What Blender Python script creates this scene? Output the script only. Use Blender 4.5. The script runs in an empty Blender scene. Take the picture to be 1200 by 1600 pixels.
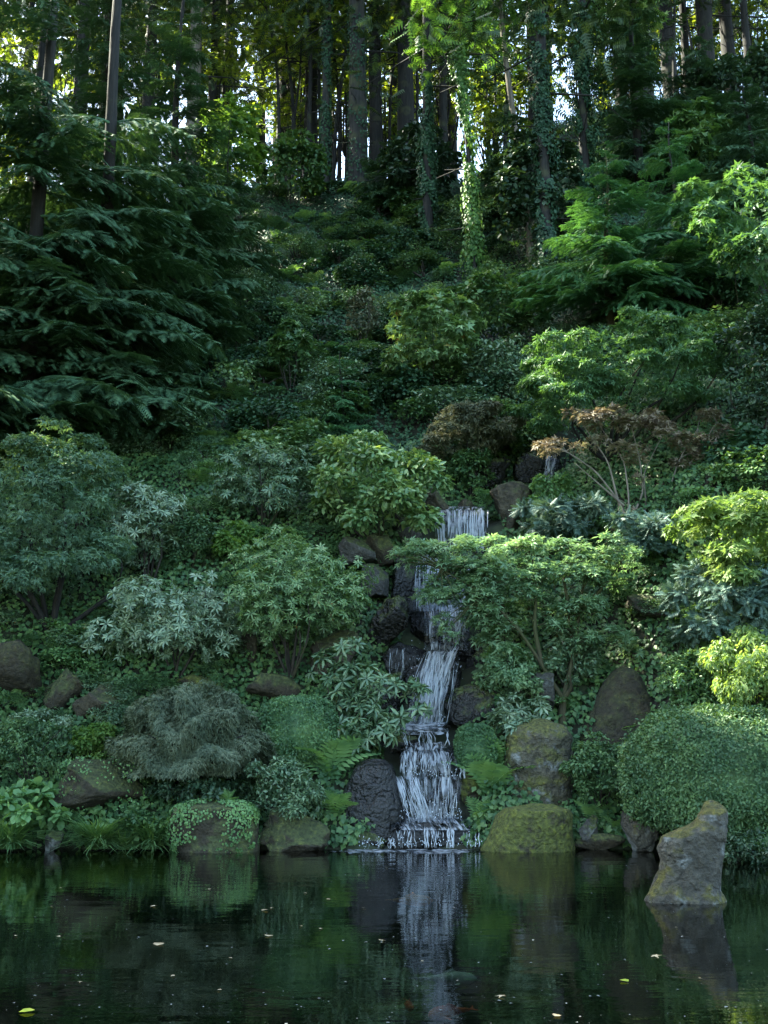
import bpy, bmesh, math
import numpy as np
from mathutils import noise, Vector

# ------------------------------------------------------------------ camera, sky, sun, exposure
sc = bpy.context.scene
C = sc.collection
R = math.radians
F = 1715.0                      # focal length in photograph pixels (1200 x 1600)
PITCH = R(11.7)
EYE = 1.88
cam = bpy.data.cameras.new('camera')
cam.sensor_fit = 'VERTICAL'; cam.sensor_height = 24.0; cam.lens = 24.0 * F / 1600.0
cam.clip_start = 0.1; cam.clip_end = 2000
camo = bpy.data.objects.new('camera', cam); C.objects.link(camo)
camo.location = (0, 0, EYE); camo.rotation_euler = (math.pi / 2 + PITCH, 0, 0)
sc.camera = camo

SUN_EL, SUN_AZ = R(50), R(-62)  # azimuth from +Y (into the picture), negative = to the left
SUN = np.array([math.sin(SUN_AZ) * math.cos(SUN_EL), math.cos(SUN_AZ) * math.cos(SUN_EL), math.sin(SUN_EL)])
w = bpy.data.worlds.new('World'); sc.world = w; w.use_nodes = True
nt = w.node_tree
sky = nt.nodes.new('ShaderNodeTexSky'); sky.sky_type = 'NISHITA'; sky.sun_disc = False
sky.sun_elevation = SUN_EL; sky.sun_rotation = SUN_AZ
sky.air_density = 1.0; sky.dust_density = 2.0; sky.ozone_density = 0.6
bg = nt.nodes['Background']; bg.inputs[1].default_value = 0.14
nt.links.new(sky.outputs[0], bg.inputs[0])
sl = bpy.data.lights.new('sun', 'SUN'); sl.energy = 5.0; sl.angle = R(0.55); sl.color = (1.0, 0.93, 0.80)
slo = bpy.data.objects.new('sun', sl); C.objects.link(slo)
slo.rotation_euler = Vector(SUN).to_track_quat('Z', 'Y').to_euler(); slo.location = (0, 60, 80)
vs = sc.view_settings
vs.view_transform = 'Standard'; vs.look = 'None'; vs.exposure = 2.92; vs.gamma = 1.0; vs.use_curve_mapping = False
vs.use_white_balance = True; vs.white_balance_temperature = 6600; vs.white_balance_tint = 0
cy = sc.cycles
cy.max_bounces = 6; cy.diffuse_bounces = 3; cy.glossy_bounces = 3; cy.transmission_bounces = 3
cy.transparent_max_bounces = 10; cy.caustics_reflective = False; cy.caustics_refractive = False
cy.use_denoising = True; cy.denoising_prefilter = 'NONE'; cy.denoising_input_passes = 'RGB_ALBEDO_NORMAL'

# ------------------------------------------------------------------ pixel helpers and terrain
FW = np.array([0, math.cos(PITCH), math.sin(PITCH)]); UPV = np.array([0, -math.sin(PITCH), math.cos(PITCH)])
def ray(px, py):
    return np.array([1.0, 0, 0]) * ((px - 600) / F) + UPV * (-(py - 800) / F) + FW
def PX(px, py, Y):
    d = ray(px, py); t = Y / d[1]
    return np.array([0, 0, EYE]) + d * t
def SC(px, py, Y):              # metres per photograph pixel at that depth
    return (Y / ray(px, py)[1]) / F

def sstep(a, b, x):
    t = np.clip((x - a) / (b - a), 0, 1); return t * t * (3 - 2 * t)
STY = [20.0, 20.2, 20.75, 21.0, 21.2, 21.6, 21.9, 22.9, 23.4, 24.0, 24.75, 25.0, 25.8, 27.2, 28.2]
STP = [1325, 1290, 1283, 1215, 1172, 1163, 1140, 1020, 995, 950, 865, 799, 792, 752, 700]
STX = [640, 655, 665, 668, 668, 664, 660, 690, 693, 690, 712, 720, 735, 850, 862]
STZ = [PX(600, p, y)[2] for p, y in zip(STP, STY)]
STWX = [PX(x, p, y)[0] for x, p, y in zip(STX, STP, STY)]
def shore(x):
    return 20.0 - 2.4 * sstep(4.2, 7.6, x) - 0.6 * sstep(6, 12, -x) + 0.12 * np.sin(x * 1.9 + .5) + 0.07 * np.sin(x * 4.3)
def H(x, y):
    x = np.asarray(x, float); y = np.asarray(y, float)
    d = y - shore(x)
    z = np.interp(d, [-15, -2.5, -0.5, -0.08, 0.12, 1.0, 2.3, 5, 12.4, 17.9, 25.8, 27.5, 40, 130, 400],
                  [-.9, -.9, -.7, -.06, .22, 1.1, 3.0, 6.9, 13.9, 19.0, 26.4, 27.5, 28.5, 34, 60])
    z = z + (2.6 * sstep(2, 12, x) - 2.2 * sstep(4, 14, -x)) * sstep(12, 26, d)
    n = .5 * np.sin(x * .9 + 1.3 * np.sin(y * .5)) * np.cos(y * .8 + .6 * x) + .25 * np.sin(x * 2.3 + y * 1.7) * np.cos(y * 2.9 - x)
    z = z + n * .45 * sstep(.3, 3.5, d)
    # the stream's bed
    m = np.exp(-np.abs((x - np.interp(y, STY, STWX)) / 1.15) ** 4) * sstep(19.9, 20.4, y) * (1 - sstep(27.6, 28.6, y))
    z = z * (1 - m) + (np.interp(y, STY, STZ) - .45) * m
    # banks that close the pond at the sides and in front of the camera
    side = sstep(9.5, 11.5, np.abs(x)) * (1 - sstep(-1, .3, d))
    z = np.maximum(z, -.9 + 1.45 * side) if np.ndim(z) else max(float(z), -.9 + 1.45 * float(side))
    near = 1 - sstep(3.6, 5.0, y)
    return z * (1 - near) + .42 * near
def GR(px, py, y0=9.0, y1=80.0):
    ys = np.arange(y0, y1, .05); d = ray(px, py); t = ys / d[1]
    x = d[0] * t; z = EYE + d[2] * t
    hit = np.nonzero(H(x, ys) >= z)[0]
    i = hit[0] if len(hit) else len(ys) - 1
    return np.array([x[i], ys[i], float(H(x[i], ys[i]))])

# ------------------------------------------------------------------ mesh helpers
def unit(v):
    return v / np.maximum(np.linalg.norm(v, axis=-1, keepdims=True), 1e-9)
class MB:
    def __init__(self): self.V = []; self.F = []; self.n = 0
    def add(self, V, Fa):
        V = np.asarray(V, float).reshape(-1, 3); Fa = np.asarray(Fa, int).reshape(-1, 3)
        self.V.append(V); self.F.append(Fa + self.n); self.n += len(V); return self
    def arrays(self): return np.concatenate(self.V), np.concatenate(self.F)
    def mesh(self, name, origin=(0, 0, 0), smooth=True):
        V, Fa = self.arrays(); return mesh_from(name, V - np.asarray(origin), Fa, smooth)
def mesh_from(name, V, Fa, smooth=True):
    me = bpy.data.meshes.new(name)
    me.vertices.add(len(V)); me.vertices.foreach_set('co', np.ascontiguousarray(V, np.float32).ravel())
    k = Fa.shape[1]
    me.loops.add(Fa.size); me.loops.foreach_set('vertex_index', np.ascontiguousarray(Fa, np.int32).ravel())
    me.polygons.add(len(Fa)); me.polygons.foreach_set('loop_start', np.arange(0, Fa.size, k, dtype=np.int32))
    if smooth: me.polygons.foreach_set('use_smooth', np.ones(len(Fa), bool))
    me.update(calc_edges=True)
    return me
def obj(name, me, mat=None, parent=None, loc=None, kind=None):
    o = bpy.data.objects.new(name, me)
    if mat and me is not None and len(me.materials) == 0: me.materials.append(mat)
    C.objects.link(o)
    if parent: o.parent = parent
    if loc is not None: o.location = loc
    if kind: o['kind'] = kind
    return o
def tag(o, label, cat, group=None):
    o['label'] = label; o['category'] = cat
    if group: o['group'] = group
    return o
def thing(name, label, cat, loc, group=None):
    o = bpy.data.objects.new(name, None); C.objects.link(o); o.location = loc; o.empty_display_size = .2
    return tag(o, label, cat, group)

def tube(mb, pts, rad, seg=7):
    pts = np.asarray(pts, float); n = len(pts)
    rad = np.broadcast_to(np.asarray(rad, float), (n,))
    T = unit(np.gradient(pts, axis=0))
    ref = np.where(np.abs(T[:, 2:3]) > .9, np.array([[1.0, 0, 0]]), np.array([[0, 0, 1.0]]))
    U = unit(np.cross(T, ref)); W = np.cross(T, U)
    a = np.linspace(0, 2 * math.pi, seg, endpoint=False)
    V = pts[:, None] + rad[:, None, None] * (np.cos(a)[None, :, None] * U[:, None] + np.sin(a)[None, :, None] * W[:, None])
    i = np.arange(n - 1)[:, None] * seg; j = np.arange(seg)[None]; j2 = (j + 1) % seg
    A = i + j; B = i + j2; Cc = i + seg + j2; D = i + seg + j
    Fa = np.concatenate([np.stack([A, B, Cc], -1).reshape(-1, 3), np.stack([A, Cc, D], -1).reshape(-1, 3)])
    V = V.reshape(-1, 3); tip = len(V)
    V = np.concatenate([V, pts[-1:]]); e = (n - 1) * seg
    Fa = np.concatenate([Fa, np.stack([e + np.arange(seg), e + (np.arange(seg) + 1) % seg, np.full(seg, tip)], -1)])
    mb.add(V, Fa)

# ---- leaf templates: x = width, y = length, z = normal
def T_oval(): return (np.array([[0, 0, 0], [.5, .45, .1], [0, 1, -.12], [-.5, .45, .1]], float), np.array([[0, 1, 2], [0, 2, 3]]))
def T_round(): return (np.array([[0, 0, 0], [.42, .25, .06], [.45, .65, .03], [0, 1, -.1], [-.45, .65, .03], [-.42, .25, .06]], float),
                       np.array([[0, 1, 2], [0, 2, 3], [0, 3, 4], [0, 4, 5]]))
def T_maple():
    v = [(0, 0, 0)]; 
    for k, (a, r) in enumerate([(-110, .42), (-80, .25), (-58, .8), (-30, .35), (0, 1.0), (30, .35), (58, .8), (80, .25), (110, .42)]):
        v.append((math.sin(R(a)) * r * .95, .12 + math.cos(R(a)) * r * .88, -.18 * r * r + .05))
    return np.array(v, float), np.array([[0, i + 1, i] for i in range(1, 9)])
def T_tri():                     # three narrow leaflets: fine japanese maple leaf
    v = []; f = []
    for a, r in ((-50, .75), (0, 1), (50, .75)):
        s, c = math.sin(R(a)), math.cos(R(a)); b = len(v)
        for x, y, z in ((0, 0, 0), (.13, .45, .04), (0, 1, -.15), (-.13, .45, .04)):
            v.append(((x * c + y * s) * r, (y * c - x * s) * r, z * r))
        f += [[b, b + 1, b + 2], [b, b + 2, b + 3]]
    return np.array(v, float), np.array(f)
def T_whorl(n=7, wd=.27, seed=0):    # z is the shoot's axis
    rg = np.random.default_rng(seed); v = []; f = []
    for k in range(n):
        a = 2 * math.pi * (k + rg.uniform(-.25, .25)) / n; r = rg.uniform(.75, 1.05); up = rg.uniform(-.05, .4)
        s, c = math.sin(a), math.cos(a); b = len(v); h = wd / 2 * r
        for x, y, z in ((0, .05, 0), (h * .8, .35, .05), (h, .65, .05), (0, 1, -.05), (-h, .65, .05), (-h * .8, .35, .05)):
            v.append((x * c + y * r * s, y * r * c - x * s, z + up * y - .22 * y * y))
        f += [[b, b + 1, b + 2], [b, b + 2, b + 3], [b, b + 3, b + 4], [b, b + 4, b + 5]]
    return np.array(v, float), np.array(f)
def T_spray(n=7):
    v = []; f = []
    for k in range(n):
        y = k / n; l = .34 * (1 - .55 * y)
        for s in (-1, 1):
            b = len(v); v += [(0, y, 0), (0, y + .13, 0), (s * l, y + l * .65, -.06)]; f.append([b, b + 1, b + 2])
    b = len(v); v += [(-.05, .8, 0), (.05, .8, 0), (0, 1.12, -.06)]; f.append([b, b + 1, b + 2])
    return np.array(v, float), np.array(f)
def T_frond(n=11, seed=0):
    v = []; f = []
    for k in range(n):
        t = (k + .8) / n; w = .27 * math.sin(math.pi * min(1, t * .85 + .13)) ** .8 + .015
        z = .55 * t - .62 * t * t; y = t * (1 - .15 * t)
        for s in (-1, 1):
            b = len(v); dz = .25 * w
            v += [(0, y - .018, z), (0, y + .018, z), (s * w * .6, y + .055 + .1 * w, z - dz * .4 + .0), (s * w, y + .05 + .25 * w, z - dz), (s * w * .55, y + .1 * w - .008, z - dz * .5)]
            f += [[b, b + 4, b + 1], [b + 1, b + 4, b + 2], [b + 4, b + 3, b + 2]]
    for k in range(6):
        t0, t1 = k / 6, (k + 1) / 6; b = len(v)
        for t in (t0, t1):
            z = .55 * t - .62 * t * t; y = t * (1 - .15 * t); r = .012 * (1 - .7 * t)
            v += [(-r, y, z + .004), (r, y, z + .004)]
        f += [[b, b + 1, b + 3], [b, b + 3, b + 2]]
    return np.array(v, float), np.array(f)
def T_blade():
    v = []; f = []; ys = [0, .35, .7, 1.0]; zs = [0, .1, .02, -.25]; ws = [.5, .5, .35, 0]
    for y, z, ww in zip(ys, zs, ws): v += [(-ww, y, z), (ww, y, z)]
    for k in range(3): b = 2 * k; f += [[b, b + 1, b + 3], [b, b + 3, b + 2]]
    return np.array(v, float), np.array(f)
TPL = dict(oval=T_oval(), round=T_round(), maple=T_maple(), tri=T_tri(), whorl=T_whorl(), spray=T_spray(), frond=T_frond(), blade=T_blade())

def stamp(mb, tpl, P, D, N, L, W):
    T, Fa = TPL[tpl] if isinstance(tpl, str) else tpl
    n = len(P); L = np.broadcast_to(L, (n,)); W = np.broadcast_to(W, (n,))
    D = unit(D); B = unit(np.cross(D, N)); N = np.cross(B, D)
    V = P[:, None] + (T[None, :, 0] * W[:, None])[..., None] * B[:, None] + (T[None, :, 1] * L[:, None])[..., None] * D[:, None] + (T[None, :, 2] * L[:, None])[..., None] * N[:, None]
    off = (np.arange(n) * len(T))[:, None, None]
    mb.add(V.reshape(-1, 3), (Fa[None] + off).reshape(-1, 3))

def rdir(rg, n): return unit(rg.normal(size=(n, 3)))

# ------------------------------------------------------------------ materials
def newmat(name):
    m = bpy.data.materials.new(name); m.use_nodes = True; t = m.node_tree
    for n in list(t.nodes): t.nodes.remove(n)
    out = t.nodes.new('ShaderNodeOutputMaterial'); return m, t, out
def nd(t, typ, **kw):
    n = t.nodes.new(typ)
    for k, v in kw.items(): setattr(n, k, v)
    return n
def ramp(t, fac, stops):
    r = nd(t, 'ShaderNodeValToRGB'); e = r.color_ramp.elements
    while len(e) < len(stops): e.new(.5)
    for el, (p, c) in zip(e, stops): el.position = p; el.color = (*c, 1) if len(c) == 3 else c
    t.links.new(fac, r.inputs[0]); return r.outputs[0]
LEAF_K = 1.6
STONE_K = .42
def leafmat(name, a, b, rough=.45, trans=.3, spec=.3, tcol=None, brown=0.0):
    m, t, out = newmat(name); L = t.links.new
    geo = nd(t, 'ShaderNodeNewGeometry')
    tc = nd(t, 'ShaderNodeTexCoord'); ns = nd(t, 'ShaderNodeTexNoise'); ns.inputs['Scale'].default_value = 1.7; ns.inputs['Detail'].default_value = 2
    L(tc.outputs['Object'], ns.inputs['Vector'])
    oi = nd(t, 'ShaderNodeObjectInfo'); ob = nd(t, 'ShaderNodeMath', operation='MULTIPLY_ADD'); ob.inputs[1].default_value = .25; L(oi.outputs['Random'], ob.inputs[0]); L(geo.outputs['Random Per Island'], ob.inputs[2])
    mx = nd(t, 'ShaderNodeMath', operation='MULTIPLY_ADD'); mx.inputs[1].default_value = .55; L(ob.outputs[0], mx.inputs[0])
    sub = nd(t, 'ShaderNodeMath', operation='MULTIPLY_ADD'); sub.inputs[1].default_value = 1.3; sub.inputs[2].default_value = -.45; L(ns.outputs['Fac'], sub.inputs[0]); L(sub.outputs[0], mx.inputs[2])
    a, b = np.array(a) * LEAF_K * np.array([1.05, 1.0, .9]), np.array(b) * LEAF_K * np.array([1.05, 1.0, .9])
    stops = [(0.0, tuple(a * .62)), (.45, tuple(a)), (.95, tuple(b))]
    if brown: stops += [(1.0, (.18, .11, .02))]
    col = ramp(t, mx.outputs[0], stops)
    p = nd(t, 'ShaderNodeBsdfPrincipled'); p.inputs['Roughness'].default_value = rough; p.inputs['Specular IOR Level'].default_value = spec
    L(col, p.inputs['Base Color'])
    tr = nd(t, 'ShaderNodeBsdfTranslucent')
    hs = nd(t, 'ShaderNodeMix', data_type='RGBA', blend_type='MULTIPLY'); hs.inputs[0].default_value = 1
    L(col, hs.inputs[6]); hs.inputs[7].default_value = (*(tcol or (1.6, 1.5, .55)), 1)
    L(hs.outputs[2], tr.inputs[0])
    ms = nd(t, 'ShaderNodeMixShader'); ms.inputs[0].default_value = trans
    L(p.outputs[0], ms.inputs[1]); L(tr.outputs[0], ms.inputs[2]); L(ms.outputs[0], out.inputs[0])
    return m
def stonemat(name, c1, c2, moss=0.0, mosscol=(.045, .06, .012), rough=.85, wet=False, lichen=0.0, bump=.5, mossdir=.35):
    c1, c2 = tuple(np.array(c1) * STONE_K * np.array([1.05, 1.02, .78])), tuple(np.array(c2) * STONE_K * np.array([1.05, 1.02, .82]))
    m, t, out = newmat(name); L = t.links.new
    tc = nd(t, 'ShaderNodeTexCoord')
    n1 = nd(t, 'ShaderNodeTexNoise'); n1.inputs['Scale'].default_value = 2.2; n1.inputs['Detail'].default_value = 8; n1.inputs['Roughness'].default_value = .65
    n2 = nd(t, 'ShaderNodeTexNoise'); n2.inputs['Scale'].default_value = 14; n2.inputs['Detail'].default_value = 6
    n3 = nd(t, 'ShaderNodeTexNoise'); n3.inputs['Scale'].default_value = 3.1; n3.inputs['Detail'].default_value = 5
    for n in (n1, n2, n3): L(tc.outputs['Object'], n.inputs['Vector'])
    base = ramp(t, n1.outputs['Fac'], [(.32, c1), (.52, tuple((np.array(c1) + np.array(c2)) / 2)), (.7, c2)])
    mul = nd(t, 'ShaderNodeMix', data_type='RGBA', blend_type='MULTIPLY'); mul.inputs[0].default_value = .8
    fine = ramp(t, n2.outputs['Fac'], [(.3, (.45, .45, .45)), (.65, (1.25, 1.25, 1.25))]); L(base, mul.inputs[6]); L(fine, mul.inputs[7])
    col = mul.outputs[2]
    if lichen:
        li = ramp(t, n3.outputs['Fac'], [(.62 - .12 * lichen, (0, 0, 0)), (.70 - .1 * lichen, (1, 1, 1))])
        mixl = nd(t, 'ShaderNodeMix', data_type='RGBA'); L(li, mixl.inputs[0]); L(col, mixl.inputs[6]); mixl.inputs[7].default_value = (.17, .18, .17, 1); col = mixl.outputs[2]
    rsock = None
    if moss:
        geo = nd(t, 'ShaderNodeNewGeometry'); sp = nd(t, 'ShaderNodeSeparateXYZ'); L(geo.outputs['Normal'], sp.inputs[0])
        n4 = nd(t, 'ShaderNodeTexNoise'); n4.inputs['Scale'].default_value = 2.6; n4.inputs['Detail'].default_value = 7; n4.inputs['Roughness'].default_value = .7; L(tc.outputs['Object'], n4.inputs['Vector'])
        ma = nd(t, 'ShaderNodeMath', operation='MULTIPLY_ADD'); ma.inputs[1].default_value = mossdir; L(sp.outputs[2], ma.inputs[0]); L(n4.outputs['Fac'], ma.inputs[2])
        mk = ramp(t, ma.outputs[0], [(.75 - .5 * moss, (0, 0, 0)), (.87 - .5 * moss, (1, 1, 1))])
        mc = ramp(t, n2.outputs['Fac'], [(.3, tuple(np.array(mosscol) * .45)), (.55, mosscol), (.75, tuple(np.array(mosscol) * np.array([1.9, 1.7, 1.2])))])
        mm = nd(t, 'ShaderNodeMix', data_type='RGBA'); L(mk, mm.inputs[0]); L(col, mm.inputs[6]); L(mc, mm.inputs[7]); col = mm.outputs[2]
    p = nd(t, 'ShaderNodeBsdfPrincipled'); p.inputs['Roughness'].default_value = rough
    L(col, p.inputs['Base Color'])
    if wet:
        rr = ramp(t, n1.outputs['Fac'], [(.35, (.10,) * 3), (.7, (.42,) * 3)]); L(rr, p.inputs['Roughness']); p.inputs['Specular IOR Level'].default_value = .5
    b = nd(t, 'ShaderNodeBump'); b.inputs['Strength'].default_value = min(1, bump * 1.5); b.inputs['Distance'].default_value = .08
    vo = nd(t, 'ShaderNodeTexVoronoi', feature='DISTANCE_TO_EDGE'); vo.inputs['Scale'].default_value = 1.1; dv = nd(t, 'ShaderNodeVectorMath', operation='MULTIPLY_ADD'); dv.inputs[1].default_value = (.9, .9, .9); L(n3.outputs['Color'], dv.inputs[0]); L(tc.outputs['Object'], dv.inputs[2]); L(dv.outputs[0], vo.inputs['Vector'])
    ck = ramp(t, vo.outputs['Distance'], [(0, (.0,) * 3), (.05, (1,) * 3)]); a0 = nd(t, 'ShaderNodeMath', operation='MULTIPLY_ADD'); a0.inputs[1].default_value = .22; L(ck, a0.inputs[0]); L(n1.outputs['Fac'], a0.inputs[2])
    ad = nd(t, 'ShaderNodeMath', operation='ADD'); L(a0.outputs[0], ad.inputs[0]); L(n2.outputs['Fac'], ad.inputs[1]); L(ad.outputs[0], b.inputs['Height'])
    L(b.outputs[0], p.inputs['Normal']); L(p.outputs[0], out.inputs[0]); return m
def barkmat(name, c1, c2, moss=0.0):
    m, t, out = newmat(name); L = t.links.new
    tc = nd(t, 'ShaderNodeTexCoord'); mp = nd(t, 'ShaderNodeMapping'); mp.inputs['Scale'].default_value = (7, 7, .9); L(tc.outputs['Object'], mp.inputs[0])
    n = nd(t, 'ShaderNodeTexNoise'); n.inputs['Scale'].default_value = 1.6; n.inputs['Detail'].default_value = 7; L(mp.outputs[0], n.inputs['Vector'])
    n2 = nd(t, 'ShaderNodeTexNoise'); n2.inputs['Scale'].default_value = .9; n2.inputs['Detail'].default_value = 4; L(tc.outputs['Object'], n2.inputs['Vector'])
    col = ramp(t, n.outputs['Fac'], [(.35, c1), (.65, c2)])
    mk = ramp(t, n2.outputs['Fac'], [(.62 - .25 * moss, (0, 0, 0)), (.72 - .2 * moss, (1, 1, 1))])
    mm = nd(t, 'ShaderNodeMix', data_type='RGBA'); L(mk, mm.inputs[0]); L(col, mm.inputs[6]); mm.inputs[7].default_value = (.05, .055, .018, 1)
    p = nd(t, 'ShaderNodeBsdfPrincipled'); p.inputs['Roughness'].default_value = .9; L(mm.outputs[2], p.inputs['Base Color'])
    b = nd(t, 'ShaderNodeBump'); b.inputs['Strength'].default_value = .8; b.inputs['Distance'].default_value = .04; L(n.outputs['Fac'], b.inputs['Height']); L(b.outputs[0], p.inputs['Normal'])
    L(p.outputs[0], out.inputs[0]); return m

M = {}
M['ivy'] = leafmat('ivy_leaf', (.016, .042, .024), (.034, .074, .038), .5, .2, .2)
M['ivy_bright'] = leafmat('sun_tinted_ivy_leaf', (.042, .10, .028), (.085, .155, .042), .45, .35)  # lighter copy of the ivy leaf, sunlight put into its colour
M['rhodo'] = leafmat('rhododendron_leaf', (.055, .105, .062), (.12, .18, .10), .32, .15, .5, brown=1)
M['rhodo_pale'] = leafmat('pale_rhododendron_leaf', (.085, .14, .095), (.17, .23, .155), .32, .15, .5)
M['rhodo_green'] = leafmat('green_rhododendron_leaf', (.07, .135, .06), (.14, .215, .095), .34, .2, .45, brown=1)
M['pale_weeping'] = leafmat('pale_weeping_leaf', (.10, .165, .06), (.17, .235, .10), .45, .45)
M['camellia'] = leafmat('camellia_leaf', (.065, .13, .06), (.16, .23, .10), .32, .25, .5)
M['grey_maple'] = leafmat('grey_laceleaf', (.058, .085, .056), (.11, .138, .092), .6, .2, tcol=(1.1, 1.1, .8))
M['box'] = leafmat('clipped_box_leaf', (.045, .10, .05), (.09, .165, .065), .45, .2)
M['azalea'] = leafmat('azalea_leaf', (.036, .078, .038), (.072, .128, .052), .5, .2)
M['maple_green'] = leafmat('maple_leaf', (.095, .17, .10), (.175, .25, .14), .5, .35, tcol=(1.3, 1.35, .8))
M['maple_dark'] = leafmat('dark_maple_leaf', (.038, .09, .045), (.07, .14, .06), .5, .3)
M['maple_blue'] = leafmat('blue_green_maple_leaf', (.05, .10, .068), (.10, .165, .105), .5, .3)
M['maple_yellow'] = leafmat('yellow_green_maple_leaf', (.085, .145, .05), (.15, .20, .07), .5, .4, tcol=(1.4, 1.4, .7))
M['maple_rust'] = leafmat('rusty_maple_leaf', (.12, .10, .08), (.125, .13, .075), .55, .2, tcol=(1.1, 1.0, .7))
M['maple_redbrown'] = leafmat('red_brown_maple_leaf', (.062, .078, .05), (.095, .095, .058), .55, .25, tcol=(1.1, 1.0, .7))
M['lime'] = leafmat('lime_shrub_leaf', (.06, .125, .035), (.11, .175, .05), .5, .4)
M['conifer'] = leafmat('conifer_needle', (.029, .067, .038), (.064, .118, .06), .6, .12, .15)
M['hemlock'] = leafmat('hemlock_needle', (.030, .088, .042), (.065, .15, .06), .5, .25)
M['juniper'] = leafmat('juniper_needle', (.045, .085, .075), (.085, .135, .11), .55, .1)
M['dark_leaf'] = leafmat('dark_evergreen_leaf', (.018, .04, .024), (.036, .065, .036), .4, .15)
M['fern'] = leafmat('fern_frond_green', (.075, .155, .07), (.14, .24, .10), .5, .35)
M['grass'] = leafmat('grass_blade', (.055, .12, .05), (.12, .20, .075), .45, .3)
M['groundleaf'] = leafmat('ground_cover_leaf', (.032, .075, .032), (.075, .13, .045), .45, .25)
M['glow_leaf'] = leafmat('woodland_maple_leaf', (.06, .10, .02), (.13, .165, .03), .5, .5)
M['canopy'] = leafmat('canopy_needle', (.018, .036, .016), (.038, .062, .024), .55, .12)
M['dead_leaf'] = leafmat('fallen_leaf', (.20, .16, .10), (.34, .30, .22), .55, .1)
M['green_leaf'] = leafmat('fallen_green_leaf', (.18, .24, .03), (.3, .32, .05), .55, .2)
M['bark'] = barkmat('dark_bark', (.006, .006, .005), (.02, .018, .014), .2)
M['bark_grey'] = barkmat('grey_bark', (.010, .010, .008), (.03, .028, .022), .4)
M['bark_pale'] = barkmat('pale_bark', (.10, .085, .065), (.20, .17, .13), .1)
M['bark_moss'] = barkmat('mossy_bark', (.03, .026, .014), (.065, .055, .025), .8)
M['twig'] = barkmat('twig_bark', (.018, .015, .011), (.04, .034, .025), .3)
M['wet'] = stonemat('wet_black_stone', (.010, .010, .012), (.035, .037, .042), 0, rough=.25, wet=True, bump=.7)
M['wet_moss'] = stonemat('wet_mossy_stone', (.012, .012, .012), (.035, .035, .034), .35, rough=.3, wet=True, bump=.7)
M['grey'] = stonemat('grey_stone', (.06, .06, .062), (.17, .17, .175), .25, lichen=.3)
M['grey_lichen'] = stonemat('lichened_stone', (.075, .072, .066), (.21, .20, .185), .36, (.075, .07, .012), lichen=.55, bump=.8)
M['brown'] = stonemat('brown_stone', (.055, .048, .034), (.16, .14, .10), .3, (.05, .06, .018))
M['brown_moss'] = stonemat('mossy_brown_stone', (.042, .036, .022), (.11, .09, .055), .55, (.05, .062, .018))
M['moss'] = stonemat('moss_covered_stone', (.05, .045, .028), (.12, .10, .06), .68, (.075, .088, .014), mossdir=.25, bump=.8)
M['moss_tall'] = stonemat('half_mossed_stone', (.08, .075, .06), (.24, .225, .18), .52, (.085, .088, .022), lichen=.5, mossdir=.15, bump=.9)
M['moss_pyr'] = stonemat('dark_mossed_stone', (.035, .03, .016), (.075, .06, .03), .5, (.038, .040, .012), mossdir=.1)

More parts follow.
